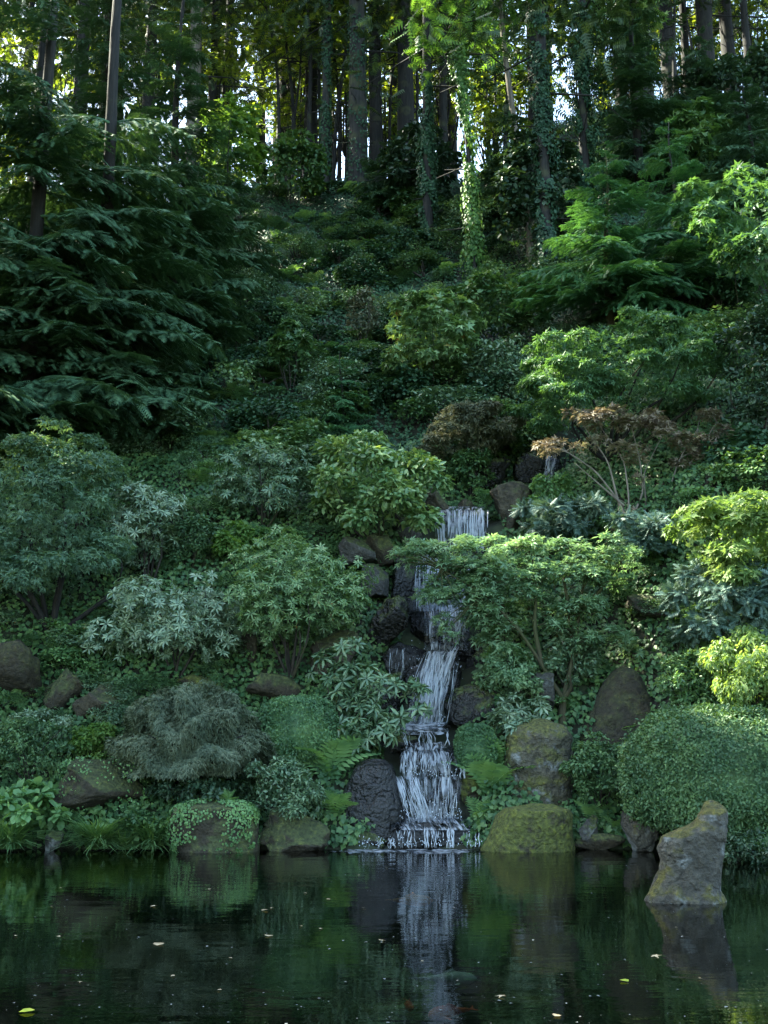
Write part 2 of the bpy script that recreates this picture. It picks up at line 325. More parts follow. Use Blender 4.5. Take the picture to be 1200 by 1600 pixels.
def groundmat():
    m, t, out = newmat('hillside_soil'); L = t.links.new
    tc = nd(t, 'ShaderNodeTexCoord'); n = nd(t, 'ShaderNodeTexNoise'); n.inputs['Scale'].default_value = 1.1; n.inputs['Detail'].default_value = 9; L(tc.outputs['Object'], n.inputs['Vector'])
    col = ramp(t, n.outputs['Fac'], [(.35, (.016, .014, .009)), (.55, (.022, .030, .012)), (.7, (.035, .05, .018))])
    p = nd(t, 'ShaderNodeBsdfPrincipled'); p.inputs['Roughness'].default_value = .95; L(col, p.inputs['Base Color'])
    b = nd(t, 'ShaderNodeBump'); b.inputs['Distance'].default_value = .15; L(n.outputs['Fac'], b.inputs['Height']); L(b.outputs[0], p.inputs['Normal']); L(p.outputs[0], out.inputs[0]); return m
M['soil'] = groundmat()
def watermat():
    m, t, out = newmat('pond_water'); L = t.links.new
    tc = nd(t, 'ShaderNodeTexCoord'); mp = nd(t, 'ShaderNodeMapping'); mp.inputs['Scale'].default_value = (1, 2.2, 1); L(tc.outputs['Object'], mp.inputs[0])
    n = nd(t, 'ShaderNodeTexNoise'); n.inputs['Scale'].default_value = 1.6; n.inputs['Detail'].default_value = 3; L(mp.outputs[0], n.inputs['Vector'])
    n2 = nd(t, 'ShaderNodeTexNoise'); n2.inputs['Scale'].default_value = 9; n2.inputs['Detail'].default_value = 2; L(mp.outputs[0], n2.inputs['Vector'])
    ma = nd(t, 'ShaderNodeMath', operation='MULTIPLY_ADD'); ma.inputs[1].default_value = .12; L(n2.outputs['Fac'], ma.inputs[0]); L(n.outputs['Fac'], ma.inputs[2])
    b = nd(t, 'ShaderNodeBump'); b.inputs['Strength'].default_value = .28; b.inputs['Distance'].default_value = .016; L(ma.outputs[0], b.inputs['Height'])
    ds = nd(t, 'ShaderNodeVectorMath', operation='DISTANCE'); ds.inputs[1].default_value = (.4, 19.9, 0); L(tc.outputs['Object'], ds.inputs[0])
    mr = nd(t, 'ShaderNodeMapRange'); mr.inputs[1].default_value = .3; mr.inputs[2].default_value = 7; mr.inputs[3].default_value = .9; mr.inputs[4].default_value = .2; L(ds.outputs['Value'], mr.inputs[0]); L(mr.outputs[0], b.inputs['Strength'])
    fr = nd(t, 'ShaderNodeFresnel'); fr.inputs[0].default_value = 1.33; L(b.outputs[0], fr.inputs['Normal'])
    gl = nd(t, 'ShaderNodeBsdfGlossy'); gl.inputs['Roughness'].default_value = .02; gl.inputs['Color'].default_value = (1, 1, 1, 1); L(b.outputs[0], gl.inputs['Normal'])
    tr = nd(t, 'ShaderNodeBsdfTransparent'); tr.inputs[0].default_value = (.22, .30, .24, 1)
    ms = nd(t, 'ShaderNodeMixShader'); L(fr.outputs[0], ms.inputs[0]); L(tr.outputs[0], ms.inputs[1]); L(gl.outputs[0], ms.inputs[2]); L(ms.outputs[0], out.inputs[0]); return m
M['water'] = watermat()
def fallmat(name, cover, su=17, sv=2.4, white=(.55, .58, .62), soft=.16):
    m, t, out = newmat(name); L = t.links.new
    uv = nd(t, 'ShaderNodeUVMap', uv_map='flow'); mp = nd(t, 'ShaderNodeMapping'); mp.inputs['Scale'].default_value = (su, sv, 1); L(uv.outputs[0], mp.inputs[0])
    n = nd(t, 'ShaderNodeTexNoise'); n.inputs['Scale'].default_value = 1; n.inputs['Detail'].default_value = 3; n.inputs['Roughness'].default_value = .5; n.inputs['Distortion'].default_value = .9; L(mp.outputs[0], n.inputs['Vector'])
    n2 = nd(t, 'ShaderNodeTexNoise'); n2.inputs['Scale'].default_value = 3.3; n2.inputs['Detail'].default_value = 3; L(uv.outputs[0], n2.inputs['Vector'])
    ma = nd(t, 'ShaderNodeMath', operation='MULTIPLY_ADD'); ma.inputs[1].default_value = .5; L(n2.outputs['Fac'], ma.inputs[0]); L(n.outputs['Fac'], ma.inputs[2])
    u2 = nd(t, 'ShaderNodeUVMap', uv_map='unit'); sx = nd(t, 'ShaderNodeSeparateXYZ'); L(u2.outputs[0], sx.inputs[0])
    pp = nd(t, 'ShaderNodeMath', operation='PINGPONG'); pp.inputs[1].default_value = .5; L(sx.outputs[0], pp.inputs[0])
    ed = nd(t, 'ShaderNodeMapRange'); ed.inputs[1].default_value = 0; ed.inputs[2].default_value = .16; ed.inputs[3].default_value = -.3; ed.inputs[4].default_value = 0; L(pp.outputs[0], ed.inputs[0])
    ae = nd(t, 'ShaderNodeMath', operation='ADD'); L(ma.outputs[0], ae.inputs[0]); L(ed.outputs[0], ae.inputs[1]); ma = ae
    k = .94 - .32 * cover
    fac = ramp(t, ma.outputs[0], [(k - soft, (0, 0, 0)), (k + .02, (.45,) * 3), (k + .14, (1, 1, 1))])
    df = nd(t, 'ShaderNodeBsdfPrincipled'); df.inputs['Base Color'].default_value = (*white, 1); df.inputs['Roughness'].default_value = .3; df.inputs['Specular IOR Level'].default_value = .3
    tl = nd(t, 'ShaderNodeBsdfTranslucent'); tl.inputs[0].default_value = (*white, 1)
    m1 = nd(t, 'ShaderNodeMixShader'); m1.inputs[0].default_value = .35; L(df.outputs[0], m1.inputs[1]); L(tl.outputs[0], m1.inputs[2])
    b = nd(t, 'ShaderNodeBump'); b.inputs['Distance'].default_value = .04; L(n.outputs['Fac'], b.inputs['Height']); L(b.outputs[0], df.inputs['Normal'])
    gl = nd(t, 'ShaderNodeBsdfGlossy'); gl.inputs['Roughness'].default_value = .08; L(b.outputs[0], gl.inputs['Normal'])
    tr = nd(t, 'ShaderNodeBsdfTransparent'); tr.inputs[0].default_value = (.75, .8, .85, 1)
    fr = nd(t, 'ShaderNodeFresnel'); fr.inputs[0].default_value = 1.33; L(b.outputs[0], fr.inputs['Normal'])
    m2 = nd(t, 'ShaderNodeMixShader'); L(fr.outputs[0], m2.inputs[0]); L(tr.outputs[0], m2.inputs[1]); L(gl.outputs[0], m2.inputs[2])
    m3 = nd(t, 'ShaderNodeMixShader'); L(fac, m3.inputs[0]); L(m2.outputs[0], m3.inputs[1]); L(m1.outputs[0], m3.inputs[2]); L(m3.outputs[0], out.inputs[0]); return m
def strandmat():
    m, t, out = newmat('white_water_strand'); L = t.links.new
    p = nd(t, 'ShaderNodeBsdfPrincipled'); p.inputs['Base Color'].default_value = (.72, .76, .80, 1); p.inputs['Roughness'].default_value = .25
    tl = nd(t, 'ShaderNodeBsdfTranslucent'); tl.inputs[0].default_value = (.75, .8, .85, 1); tr = nd(t, 'ShaderNodeBsdfTransparent')
    a = nd(t, 'ShaderNodeMixShader'); a.inputs[0].default_value = .4; L(p.outputs[0], a.inputs[1]); L(tl.outputs[0], a.inputs[2])
    b = nd(t, 'ShaderNodeMixShader'); b.inputs[0].default_value = .55; L(tr.outputs[0], b.inputs[1]); L(a.outputs[0], b.inputs[2]); L(b.outputs[0], out.inputs[0]); return m
M['strand'] = strandmat()
M['fall'] = fallmat('falling_water', .52)
M['fall_thick'] = fallmat('white_falling_water', .9, 7, 6, (.85, .88, .91), .2)
M['fall_thin'] = fallmat('thin_falling_water', .38)
M['foam'] = fallmat('foam_water', .5, 5, 6, (.6, .64, .69), .14)
def plainmat(name, c, rough=.5):
    m, t, out = newmat(name); p = nd(t, 'ShaderNodeBsdfPrincipled'); p.inputs['Base Color'].default_value = (*c, 1); p.inputs['Roughness'].default_value = rough
    n = nd(t, 'ShaderNodeTexNoise'); n.inputs['Scale'].default_value = 6; tc = nd(t, 'ShaderNodeTexCoord'); t.links.new(tc.outputs['Object'], n.inputs['Vector'])
    t.links.new(ramp(t, n.outputs['Fac'], [(.4, c), (.62, tuple(min(1, v * 1.5 + .03) for v in c))]), p.inputs['Base Color']); t.links.new(p.outputs[0], out.inputs[0]); return m
M['koi_red'] = plainmat('red_koi_skin', (.75, .10, .03), .4)
M['koi_orange'] = plainmat('orange_koi_skin', (.7, .25, .08), .4)
M['koi_white'] = plainmat('pale_koi_skin', (.75, .74, .68), .4)
M['speck'] = plainmat('water_speck', (.14, .15, .14), .6)
M['spray'] = plainmat('water_drop', (.45, .5, .56), .3)

# ------------------------------------------------------------------ the setting
def grid(name, xs, ys, zf, mat):
    X, Y = np.meshgrid(xs, ys); Z = zf(X, Y)
    V = np.stack([X, Y, Z], -1).reshape(-1, 3); nx = len(xs)
    i = np.arange(len(ys) - 1)[:, None] * nx + np.arange(nx - 1)[None]
    Fa = np.stack([i, i + 1, i + nx + 1, i + nx], -1).reshape(-1, 4)
    o = obj(name, mesh_from(name, V, Fa), mat); o['kind'] = 'structure'; return o
xs = np.concatenate([np.linspace(-300, -60, 9), np.arange(-56, -16, 2.), np.arange(-16, 16, .3), np.arange(16, 56, 2.), np.linspace(60, 300, 9)])
ys = np.concatenate([np.linspace(-60, -4, 8), np.arange(-2, 17, .75), np.arange(17.2, 29, .18), np.arange(29, 52, .5), np.arange(53, 80, 3.), np.linspace(84, 400, 20)])
grid('hillside_ground', xs, ys, H, M['soil'])
pond = grid('pond_water', np.linspace(-12.5, 12.5, 6), np.linspace(4.0, 20.9, 6), lambda x, y: x * 0, M['water'])

# ------------------------------------------------------------------ holes cut in crowns and boughs along sun rays, to light chosen spots
def tgt(px, py, r, base=None, Y=None):
    if Y is None: Y = GR(*(base or (px, py)))[1] - (.4 if base else 0)
    return (PX(px, py, Y), r)
GAPS = [tgt(610, 705, .7, (590, 862)), tgt(560, 745, .45, (590, 862)), tgt(300, 925, .5, (285, 1062)), tgt(345, 935, .3, (285, 1062)), tgt(540, 870, .3, (455, 1062)), tgt(420, 850, .35, (455, 1062)),
        tgt(895, 845, 1.0, (880, 1140)), tgt(980, 858, 1.0, (880, 1140)), tgt(770, 1000, .7, (880, 1140)), tgt(690, 880, .5, (880, 1140)), tgt(800, 880, .5, (880, 1140)), tgt(800, 1105, .6, (822, 1150)),
        tgt(1110, 800, .9, (1165, 962)), tgt(1150, 870, .8, (1165, 962)), tgt(1190, 790, .6, (1165, 962)), tgt(1160, 1020, 1.2, (1180, 1122)), tgt(1120, 1060, .9, (1180, 1122)), tgt(1065, 1070, .35, (1075, 1130)),
        tgt(640, 540, .3, (675, 625)), tgt(735, 200, .7, (741, 452)), tgt(735, 330, .3, (741, 452)), tgt(905, 200, 1.0, (917, 330)), tgt(920, 280, .6, (917, 330)), tgt(440, 415, .15, (352, 470)), tgt(350, 240, 1.3, (375, 380)), tgt(300, 100, 1.2, None, 48),
        tgt(190, 780, .5, (80, 992)), tgt(100, 720, .5, (80, 992)), tgt(210, 480, .5, (262, 560)), tgt(190, 420, .4, (150, 655)), tgt(110, 540, .5, (35, 700)), tgt(60, 630, .4, (35, 700)), tgt(20, 320, 1.2, (-60, 560)),
        tgt(960, 655, .5, (988, 848)), tgt(1060, 660, .4, (988, 848)), tgt(460, 550, .5, (455, 618)), tgt(680, 640, .3, (735, 752)), tgt(410, 720, .4, (410, 832)), tgt(860, 560, .35, (955, 722)), tgt(930, 400, .4, (955, 525))]
rgG = np.random.default_rng(909)
for _ in range(20): GAPS.append((np.array([rgG.uniform(-20, 22), rgG.uniform(48, 60), rgG.uniform(30, 40)]), rgG.uniform(.8, 1.6)))
def sun_gap(P, extra=.6, far=6):
    keep = np.ones(len(P), bool)
    for c, r in GAPS:
        q = P - c; al = q @ SUN; keep &= ~((np.linalg.norm(q - al[:, None] * SUN, axis=1) < r + extra) & (al > far))
    return keep
# ------------------------------------------------------------------ rocks
def nz(v, s, o=0.0): return noise.noise(Vector((v[0] * s + o, v[1] * s - o, v[2] * s + .7 * o)))
_ico = {}
def ico(sub):
    if sub not in _ico:
        bm = bmesh.new(); bmesh.ops.create_icosphere(bm, subdivisions=sub, radius=1)
        _ico[sub] = (np.array([v.co[:] for v in bm.verts]), np.array([[v.index for v in f.verts] for f in bm.faces])); bm.free()
    return _ico[sub]
def rock(name, label, box, mat, Y=None, seed=0, dep=.8, facets=9, sub=4, group=None, rough=1.0, flat_top=None):
    x0, y0, x1, y1 = box; cx, cy_ = (x0 + x1) / 2, (y0 + y1) / 2
    if Y is None: Y = GR(cx, y1)[1]
    c = PX(cx, cy_, Y); s = SC(cx, cy_, Y); rx, rz = (x1 - x0) / 2 * s, (y1 - y0) / 2 * s; ry = max(min(rx, rz * 1.4) * dep * 1.1, .12)
    rg = np.random.default_rng(seed + 11); V, Fa = ico(sub); V = V.copy()
    V = np.sign(V) * np.abs(V) ** .6; 
    for k in range(facets):
        n = unit(rg.normal(size=3) * np.array([1, 1, .8])); lim = rg.uniform(.45, .8); dd = V @ n
        V -= np.outer(np.maximum(dd - lim, 0) * .97, n)
    o_ = seed * 3.7
    dsp = np.array([.20 * nz(v, 1.3, o_) + .13 * nz(v, 3.1, o_) + .07 * nz(v, 7, o_) + .04 * nz(v, 13, o_) for v in V]) * rough
    V = V * (1 + dsp[:, None])
    mn, mx = V.min(0), V.max(0); V = (V - (mn + mx) / 2) / ((mx - mn) / 2)
    V = V * np.array([rx, ry, rz])
    o = obj(name, mesh_from(name, V, Fa), mat, loc=c); return tag(o, label, 'rock', group)
def rock_outline(name, label, rows, mat, Y, seed=0, dep=.75, rough=1.0, group=None, under=.25):
    # rows: (py, px_left, px_right) from the top down; the outline becomes a solid with its own depth
    rows = sorted(rows); py = np.array([r[0] for r in rows], float)
    cx = np.mean([(r[1] + r[2]) / 2 for r in rows]); base = PX(cx, py[-1], Y); s = SC(cx, py[-1], Y)
    n, seg = 46, 56; tt = np.linspace(py[0], py[-1], n); xl = np.interp(tt, py, [r[1] for r in rows]); xr = np.interp(tt, py, [r[2] for r in rows])
    z = np.array([PX(cx, t, Y)[2] for t in tt]) - base[2]
    mb = MB(); a = np.linspace(0, 2 * math.pi, seg, endpoint=False); P = []
    ymean = np.max(xr - xl) * s / 2
    for k in range(n):
        hw = (xr[k] - xl[k]) / 2 * s; xc = ((xr[k] + xl[k]) / 2 - cx) * s
        hd = dep * (hw * .6 + ymean * .4) * (1 if k > 1 else .5) * min(1, .35 + 6 * k / n)
        ca, sa = np.cos(a), np.sin(a)
        P.append(np.stack([xc + hw * np.sign(ca) * np.abs(ca) ** .8, hd * np.sign(sa) * np.abs(sa) ** .8, np.full(seg, z[k])], -1))
    P.append(P[-1] * np.array([1, 1, 1]) - np.array([0, 0, under]))
    P = np.array(P); V = P.reshape(-1, 3).copy(); o_ = seed * 5.1
    sz = ymean * .55
    cen = np.repeat(P.mean(1), seg, 0); out = unit(V - cen + 1e-6)
    q = V / max(ymean, .01)
    dsp = np.array([.20 * nz(v, 1.4, o_) + .12 * nz(v, 3.2, o_) + .06 * nz(v, 7.5, o_) for v in q]) * ymean * .8 * rough
    V += out * dsp[:, None]; V[:, 2] += np.array([.06 * nz(v, 2.2, o_ + 9) for v in q]) * ymean
    m = len(P); i = np.arange(m - 1)[:, None] * seg; j = np.arange(seg)[None]; j2 = (j + 1) % seg
    A, B, Cc, D = i + j, i + j2, i + seg + j2, i + seg + j
    Fa = np.concatenate([np.stack([A, Cc, B], -1).reshape(-1, 3), np.stack([A, D, Cc], -1).reshape(-1, 3)])
    mb.add(V, Fa)
    top = V[:seg].mean(0) + np.array([0, 0, .02]); mb.add(np.concatenate([V[:seg], top[None]]), np.stack([np.arange(seg), (np.arange(seg) + 1) % seg, np.full(seg, seg)], -1))
    o = obj(name, mb.mesh(name), mat, loc=base); return tag(o, label, 'rock', group)

SY = lambda py: float(np.interp(-py, [-p for p in STP], STY))     # the stream's depth at a picture row
# rocks round the falls
rock('boulder', 'brown rounded boulder standing right of the top water curtain', (765, 750, 833, 835), M['brown'], 25.25, 1)
rock('boulder', 'small brown boulder standing left of the top water curtain', (656, 762, 702, 812), M['brown'], 25.3, 2)
rock('boulder', 'dark pointed grey stone below the small brown boulder by the curtain', (614, 788, 660, 872), M['grey'], 25.0, 3)
rock('boulder', 'low stone peeping over the lip of the top water curtain', (714, 780, 742, 804), M['brown'], 25.9, 4)
rock('boulder', 'tilted grey slab under the glossy shrub beside the falls', (528, 838, 590, 888), M['grey'], 23.9, 5, facets=14)
rock('boulder', 'brown mossy block wedged behind the tilted grey slab', (566, 832, 618, 890), M['brown_moss'], 24.3, 6)
rock('boulder', 'bluish dark block with flat face under the tilted slab', (563, 878, 608, 934), M['grey'], 23.6, 7, facets=14)
rock('boulder', 'tall wet black boulder at the upper left of the cascade', (604, 850, 662, 962), M['wet_moss'], 24.0, 8)
rock('boulder', 'wet black stone right of the thin water threads', (662, 850, 770, 965), M['wet'], 25.0, 9)
rock('boulder', 'rounded dark wet boulder with mossy top left of the mid cascade', (574, 930, 642, 1012), M['wet_moss'], 23.0, 10)
rock('boulder', 'wet block splitting the thin upper cascade', (640, 938, 700, 1012), M['wet'], 23.75, 11)
rock('boulder', 'wet hump in mid stream that water slides over', (676, 968, 738, 1040), M['wet'], 23.3, 12)
rock('boulder', 'wet black boulder with water trickling down its face', (594, 1002, 668, 1072), M['wet'], 22.9, 13)
rock('boulder', 'dark stone hidden beneath the rosette shrub by the cascade', (560, 1050, 640, 1120), M['wet_moss'], 22.5, 14)
rock('boulder', 'sloping dark boulder with mossy top right of the white cascade', (692, 1068, 792, 1152), M['wet_moss'], 22.2, 15)
rock('boulder', 'dark stone bank right of the white cascade head', (718, 985, 800, 1090), M['wet_moss'], 23.2, 16)
rock('ledge_stone', 'wet rock bed under the white cascade', (628, 1030, 722, 1160), M['wet'], 22.75, 17, dep=.5)
rock('ledge_stone', 'dark ledge left of the middle step of the falls', (590, 1144, 652, 1178), M['wet_moss'], 21.35, 18)
rock('ledge_stone', 'flat wet ledge that the middle step pours over', (622, 1158, 712, 1225), M['wet'], 21.6, 19, dep=.7)
rock('ledge_stone', 'dark wet block right of the lower falls', (690, 1164, 726, 1225), M['wet'], 21.25, 20)
rock('ledge_stone', 'wet block behind the lowest white curtain', (616, 1212, 732, 1292), M['wet'], 21.25, 21, dep=.6)
rock_outline('boulder', 'large black wet boulder with pitted face left of the lower falls',
             [(1186, 568, 602), (1196, 553, 614), (1215, 546, 620), (1240, 536, 630), (1262, 530, 636), (1290, 526, 636)], M['wet'], 20.6, 22, dep=.7, rough=.35)
rock('ledge_stone', 'low flat stone at the foot of the falls, awash', (508, 1290, 606, 1332), M['wet_moss'], 20.25, 23)
rock('ledge_stone', 'low wet sill stone under the last small curtain', (590, 1284, 690, 1334), M['wet'], 20.38, 24)
rock('ledge_stone', 'low wet sill stone at the end of the last small curtain', (672, 1286, 758, 1334), M['wet'], 20.40, 25)
rock('boulder', 'dark rock beside the small upper fall behind the falls', (800, 706, 852, 762), M['wet_moss'], 27.3, 26)
rock('boulder', 'dark rock face behind the small upper fall', (838, 700, 880, 770), M['wet'], 27.7, 27)
rock('boulder', 'dark ledge rock above the top pool under reddish maple', (700, 716, 800, 770), M['wet_moss'], 27.0, 28)
# right bank
rock_outline('standing_stone', 'tall standing stone, yellow moss over pale lichen, by the falls',
             [(1124, 838, 866), (1134, 815, 890), (1150, 798, 896), (1180, 791, 899), (1220, 790, 900), (1266, 792, 898), (1290, 792, 896)], M['moss_tall'], 20.95, 31, dep=.7, rough=.9)
rock_outline('moss_boulder', 'low dome boulder covered in bright moss at the water edge',
             [(1257, 812, 868), (1263, 790, 890), (1275, 778, 896), (1295, 768, 897), (1318, 757, 897), (1331, 752, 897)], M['moss'], 19.95, 32, dep=.75, rough=.4)
rock('boulder', 'small pale upright stone at the water edge', (902, 1274, 936, 1318), M['grey'], 19.95, 33)
rock('boulder', 'flat low mossy stone beside the small pale upright stone', (897, 1302, 978, 1334), M['brown_moss'], 19.9, 34)
rock('boulder', 'pale speckled stone under the foot of the clipped mound', (972, 1262, 1030, 1334), M['grey_lichen'], 19.6, 35)
rock_outline('standing_stone', 'dark brown pyramid stone coated in dry moss behind the clipped mound',
             [(1040, 973, 986), (1050, 962, 1000), (1070, 948, 1013), (1095, 934, 1026), (1120, 918, 1040), (1155, 905, 1050)], M['moss_pyr'], 21.75, 36, dep=.7, rough=.5)
rock('boulder', 'flat pale boulder among junipers right of the spreading maple', (978, 928, 1068, 966), M['brown'], None, 37)
rock('boulder', 'grey stone half hidden under the spreading maple', (812, 1050, 868, 1110), M['grey'], None, 38)
rock_outline('pond_rock', 'leaning grey lichened rock standing alone in the pond',
             [(1252, 1112, 1132), (1258, 1104, 1139), (1280, 1095, 1143), (1290, 1082, 1143), (1297, 1056, 1143), (1306, 1040, 1142), (1325, 1033, 1137), (1345, 1037, 1136),
              (1360, 1034, 1130), (1380, 1022, 1128), (1400, 1010, 1133), (1418, 1002, 1138), (1428, 1000, 1139)], M['grey_lichen'], 13.75, 39, dep=.62, rough=.65, under=.95)
# left bank
rock('boulder', 'brown mossy boulder with ivy specks under the grey dome maple', (88, 1182, 236, 1268), M['brown_moss'], None, 41)
rock_outline('shore_block', 'squared ivy-grown boulder standing at the pond edge',
             [(1252, 282, 385), (1262, 268, 396), (1290, 264, 402), (1318, 268, 404), (1336, 270, 404)], M['brown_moss'], 19.75, 42, dep=.6, rough=.45)
rock('boulder', 'blocky brown boulder left of the grey dome maple', (118, 1068, 210, 1134), M['brown'], None, 43)
rock('boulder', 'brown block with mossy top between two left boulders', (68, 1044, 134, 1116), M['brown_moss'], None, 44)
rock('boulder', 'big dark brown boulder under the left layered shrub', (-40, 1000, 64, 1092), M['moss_pyr'], None, 45, facets=14)
rock('boulder', 'low mossy boulder behind the clipped ball shrub', (384, 1052, 478, 1098), M['brown_moss'], None, 46)
rock('boulder', 'low flat mossy stone behind the grey dome maple', (266, 1054, 354, 1086), M['moss'], None, 47)
rock('boulder', 'brown boulder under the right rhododendron by the falls', (478, 984, 566, 1058), M['brown'], None, 48)
rock('boulder', 'brown upright stone between the two rhododendrons', (362, 984, 404, 1040), M['brown'], None, 49)
rock('boulder', 'dark low rock bank at the pond edge left of the falls', (398, 1262, 520, 1336), M['brown_moss'], 20.0, 50)
rock('boulder', 'small round grey stone between grass tufts at the pond edge', (68, 1298, 98, 1332), M['grey'], 19.7, 51)
rock('boulder', 'small brown stone among pale rhododendrons upslope', (136, 868, 172, 900), M['brown'], None, 52)

# ------------------------------------------------------------------ waterfall
fall = thing('waterfall', 'white stepped waterfall tumbling between dark rocks into the pond', 'waterfall', tuple(PX(650, 1325, 20.0)))
FO = np.array(fall.location)
def sheet(name, top, bot, mat, bulge=.12, seed=0, nu=26, nv=14, wob=.03):
    # top / bot: (px_left, px_right, py, depth)
    rg = np.random.default_rng(seed); u = np.linspace(0, 1, nu); v = np.linspace(0, 1, nv)
    V = np.zeros((nv, nu, 3)); ph = rg.uniform(0, 6, 6)
    for a, vv in enumerate(v):
        for b, uu in enumerate(u):
            A = PX(top[0] + (top[1] - top[0]) * uu, top[2], top[3]); B = PX(bot[0] + (bot[1] - bot[0]) * uu, bot[2], bot[3])
            f = vv ** .8; p = A.copy(); p[0] = A[0] + (B[0] - A[0]) * f; p[1] = A[1] + (B[1] - A[1]) * vv ** .55; p[2] = A[2] + (B[2] - A[2]) * vv
            p[1] -= bulge * math.sin(math.pi * min(vv * 1.2, 1)) + wob * (math.sin(uu * 23 + ph[0]) + .7 * math.sin(uu * 51 + ph[1] + vv * 3) + .6 * math.sin(vv * 17 + uu * 9 + ph[2]))
            if vv == 0: p[2] += .01 * math.sin(uu * 31 + ph[3])
            V[a, b] = p - FO
    i = np.arange(nv - 1)[:, None] * nu + np.arange(nu - 1)[None]
    Fa = np.stack([i, i + nu, i + nu + 1, i + 1], -1).reshape(-1, 4)
    me = mesh_from(name, V.reshape(-1, 3), Fa); uvl = me.uv_layers.new(name='flow')
    li = np.zeros(Fa.size, int); me.loops.foreach_get('vertex_index', li)
    wid = np.linalg.norm(V[0, -1] - V[0, 0]); hgt = np.linalg.norm(V[-1, nu // 2] - V[0, nu // 2])
    co = np.stack([(li % nu) / (nu - 1) * wid + seed * 3.1, (li // nu) / (nv - 1) * hgt + seed * 1.7], -1).astype(np.float32)
    uvl.data.foreach_set('uv', co.ravel()); u2 = me.uv_layers.new(name='unit'); u2.data.foreach_set('uv', np.stack([(li % nu) / (nu - 1), (li // nu) / (nv - 1)], -1).astype(np.float32).ravel()); return obj(name, me, mat, fall)
def strands(top, bot, n, wd, seed, clump=5, bulge=.08, spread=1.0, broken=.35, name='water_strands'):
    # separate falling threads of water: thin bodies, ragged, gathered in clumps
    rg = np.random.default_rng(seed + 40); mb = MB(); cu = np.sort(rg.uniform(0, 1, clump)); off = np.array([0, -.025, 0])
    for k in range(n):
        u0 = np.clip(cu[rg.integers(0, clump)] + rg.normal() * .09, 0, 1) if rg.uniform() < .75 else rg.uniform(0, 1); u1 = np.clip(u0 + rg.normal() * .06 * spread, -.03, 1.03)
        v0 = 0 if rg.uniform() > broken else rg.uniform(0, .7); v1 = min(1, v0 + (1 if v0 == 0 and rg.uniform() > broken else rg.uniform(.15, .5))); m = 9; v = np.linspace(v0, v1, m)
        A = PX(top[0] + (top[1] - top[0]) * u0, top[2] + rg.uniform(-1, 1.5), top[3]); B = PX(bot[0] + (bot[1] - bot[0]) * u1, bot[2], bot[3]); p = np.zeros((m, 3)); q = rg.uniform(0, 6, 3)
        p[:, 0] = A[0] + (B[0] - A[0]) * v ** .8 + .012 * spread * np.sin(v * 9 + q[0]); p[:, 1] = A[1] + (B[1] - A[1]) * v ** .55 - bulge * np.sin(np.pi * np.minimum(v * 1.2, 1)) - .03 * abs(math.sin(q[1])) ; p[:, 2] = A[2] + (B[2] - A[2]) * v
        r = wd * rg.uniform(.25, 1) ** 1.6 * (.35 + .65 * np.abs(np.sin(v * 6 + q[2]))) * np.clip(np.minimum((v - v0) * 9 + .25, (v1 - v) * 6 + .12), 0, 1)
        tube(mb, p + off - FO, np.maximum(r, .0015), 5)
    return obj(name, mb.mesh(name), M['strand'], fall, kind='stuff')
sheet('top_pool', (676, 768, 793, 25.8), (679, 764, 797.5, 24.98), M['fall_thin'], 0, 1, wob=0)
sheet('water_curtain', (679, 764, 797, 24.98), (684, 762, 870, 24.66), M['fall'], .08, 2)
strands((680, 763, 798, 24.96), (684, 762, 872, 24.64), 70, .022, 2, 9, .08, .5)
sheet('cascade', (690, 750, 880, 24.62), (680, 728, 955, 23.6), M['fall_thin'], .05, 4)
strands((646, 694, 868, 24.15), (646, 690, 955, 23.4), 26, .014, 5, 4, .03)
sheet('water_thread', (644, 700, 868, 24.2), (646, 694, 955, 23.55), M['fall_thin'], .03, 5)
sheet('cascade', (660, 735, 946, 23.2), (664, 730, 1016, 22.85), M['fall_thin'], .05, 6)
strands((690, 735, 955, 22.95), (690, 730, 990, 22.8), 24, .018, 7, 4, .05)
sheet('cascade', (664, 722, 1018, 22.6), (624, 694, 1140, 21.95), M['fall'], .12, 8, nu=40, nv=40, wob=.07)
strands((666, 692, 1016, 22.6), (626, 688, 1140, 21.9), 150, .012, 8, 8, .16, 1.2, .85)
strands((704, 727, 1006, 22.62), (664, 694, 1096, 22.05), 60, .011, 9, 4, .16, 1.1, .85)
strands((684, 716, 1034, 22.55), (668, 698, 1138, 22.0), 45, .010, 23, 5, .14, 1.1, .85)
strands((606, 640, 1014, 22.42), (606, 634, 1064, 22.28), 14, .012, 10, 3, .03)
sheet('middle_pool', (606, 706, 1128, 22.2), (622, 700, 1148, 21.3), M['foam'], 0, 11, wob=0)
strands((628, 700, 1142, 21.35), (630, 704, 1165, 21.05), 30, .015, 12, 6, .03)
sheet('middle_pool', (624, 704, 1160, 21.3), (626, 706, 1175, 20.92), M['fall_thin'], 0, 13, wob=0)
strands((628, 664, 1174, 20.88), (626, 662, 1217, 20.66), 48, .011, 14, 5, .05, 1.0, .7)
strands((662, 706, 1176, 20.9), (652, 700, 1217, 20.66), 44, .010, 24, 5, .06, 1.2, .8)
strands((711, 725, 1198, 20.8), (710, 726, 1217, 20.72), 12, .016, 26, 2, .02)
sheet('cascade', (626, 708, 1174, 20.95), (622, 724, 1218, 20.75), M['fall_thin'], .03, 25)
strands((617, 650, 1213, 20.64), (636, 672, 1286, 20.34), 110, .012, 16, 6, .10, 1.2, .8)
strands((650, 720, 1214, 20.7), (652, 716, 1286, 20.42), 50, .009, 15, 7, .06, 1.0, .8)
sheet('cascade', (630, 722, 1214, 20.72), (640, 716, 1286, 20.46), M['fall_thin'], .05, 15)
sheet('foot_pool', (600, 728, 1276, 20.6), (615, 745, 1297, 20.03), M['fall_thin'], 0, 17, wob=0)
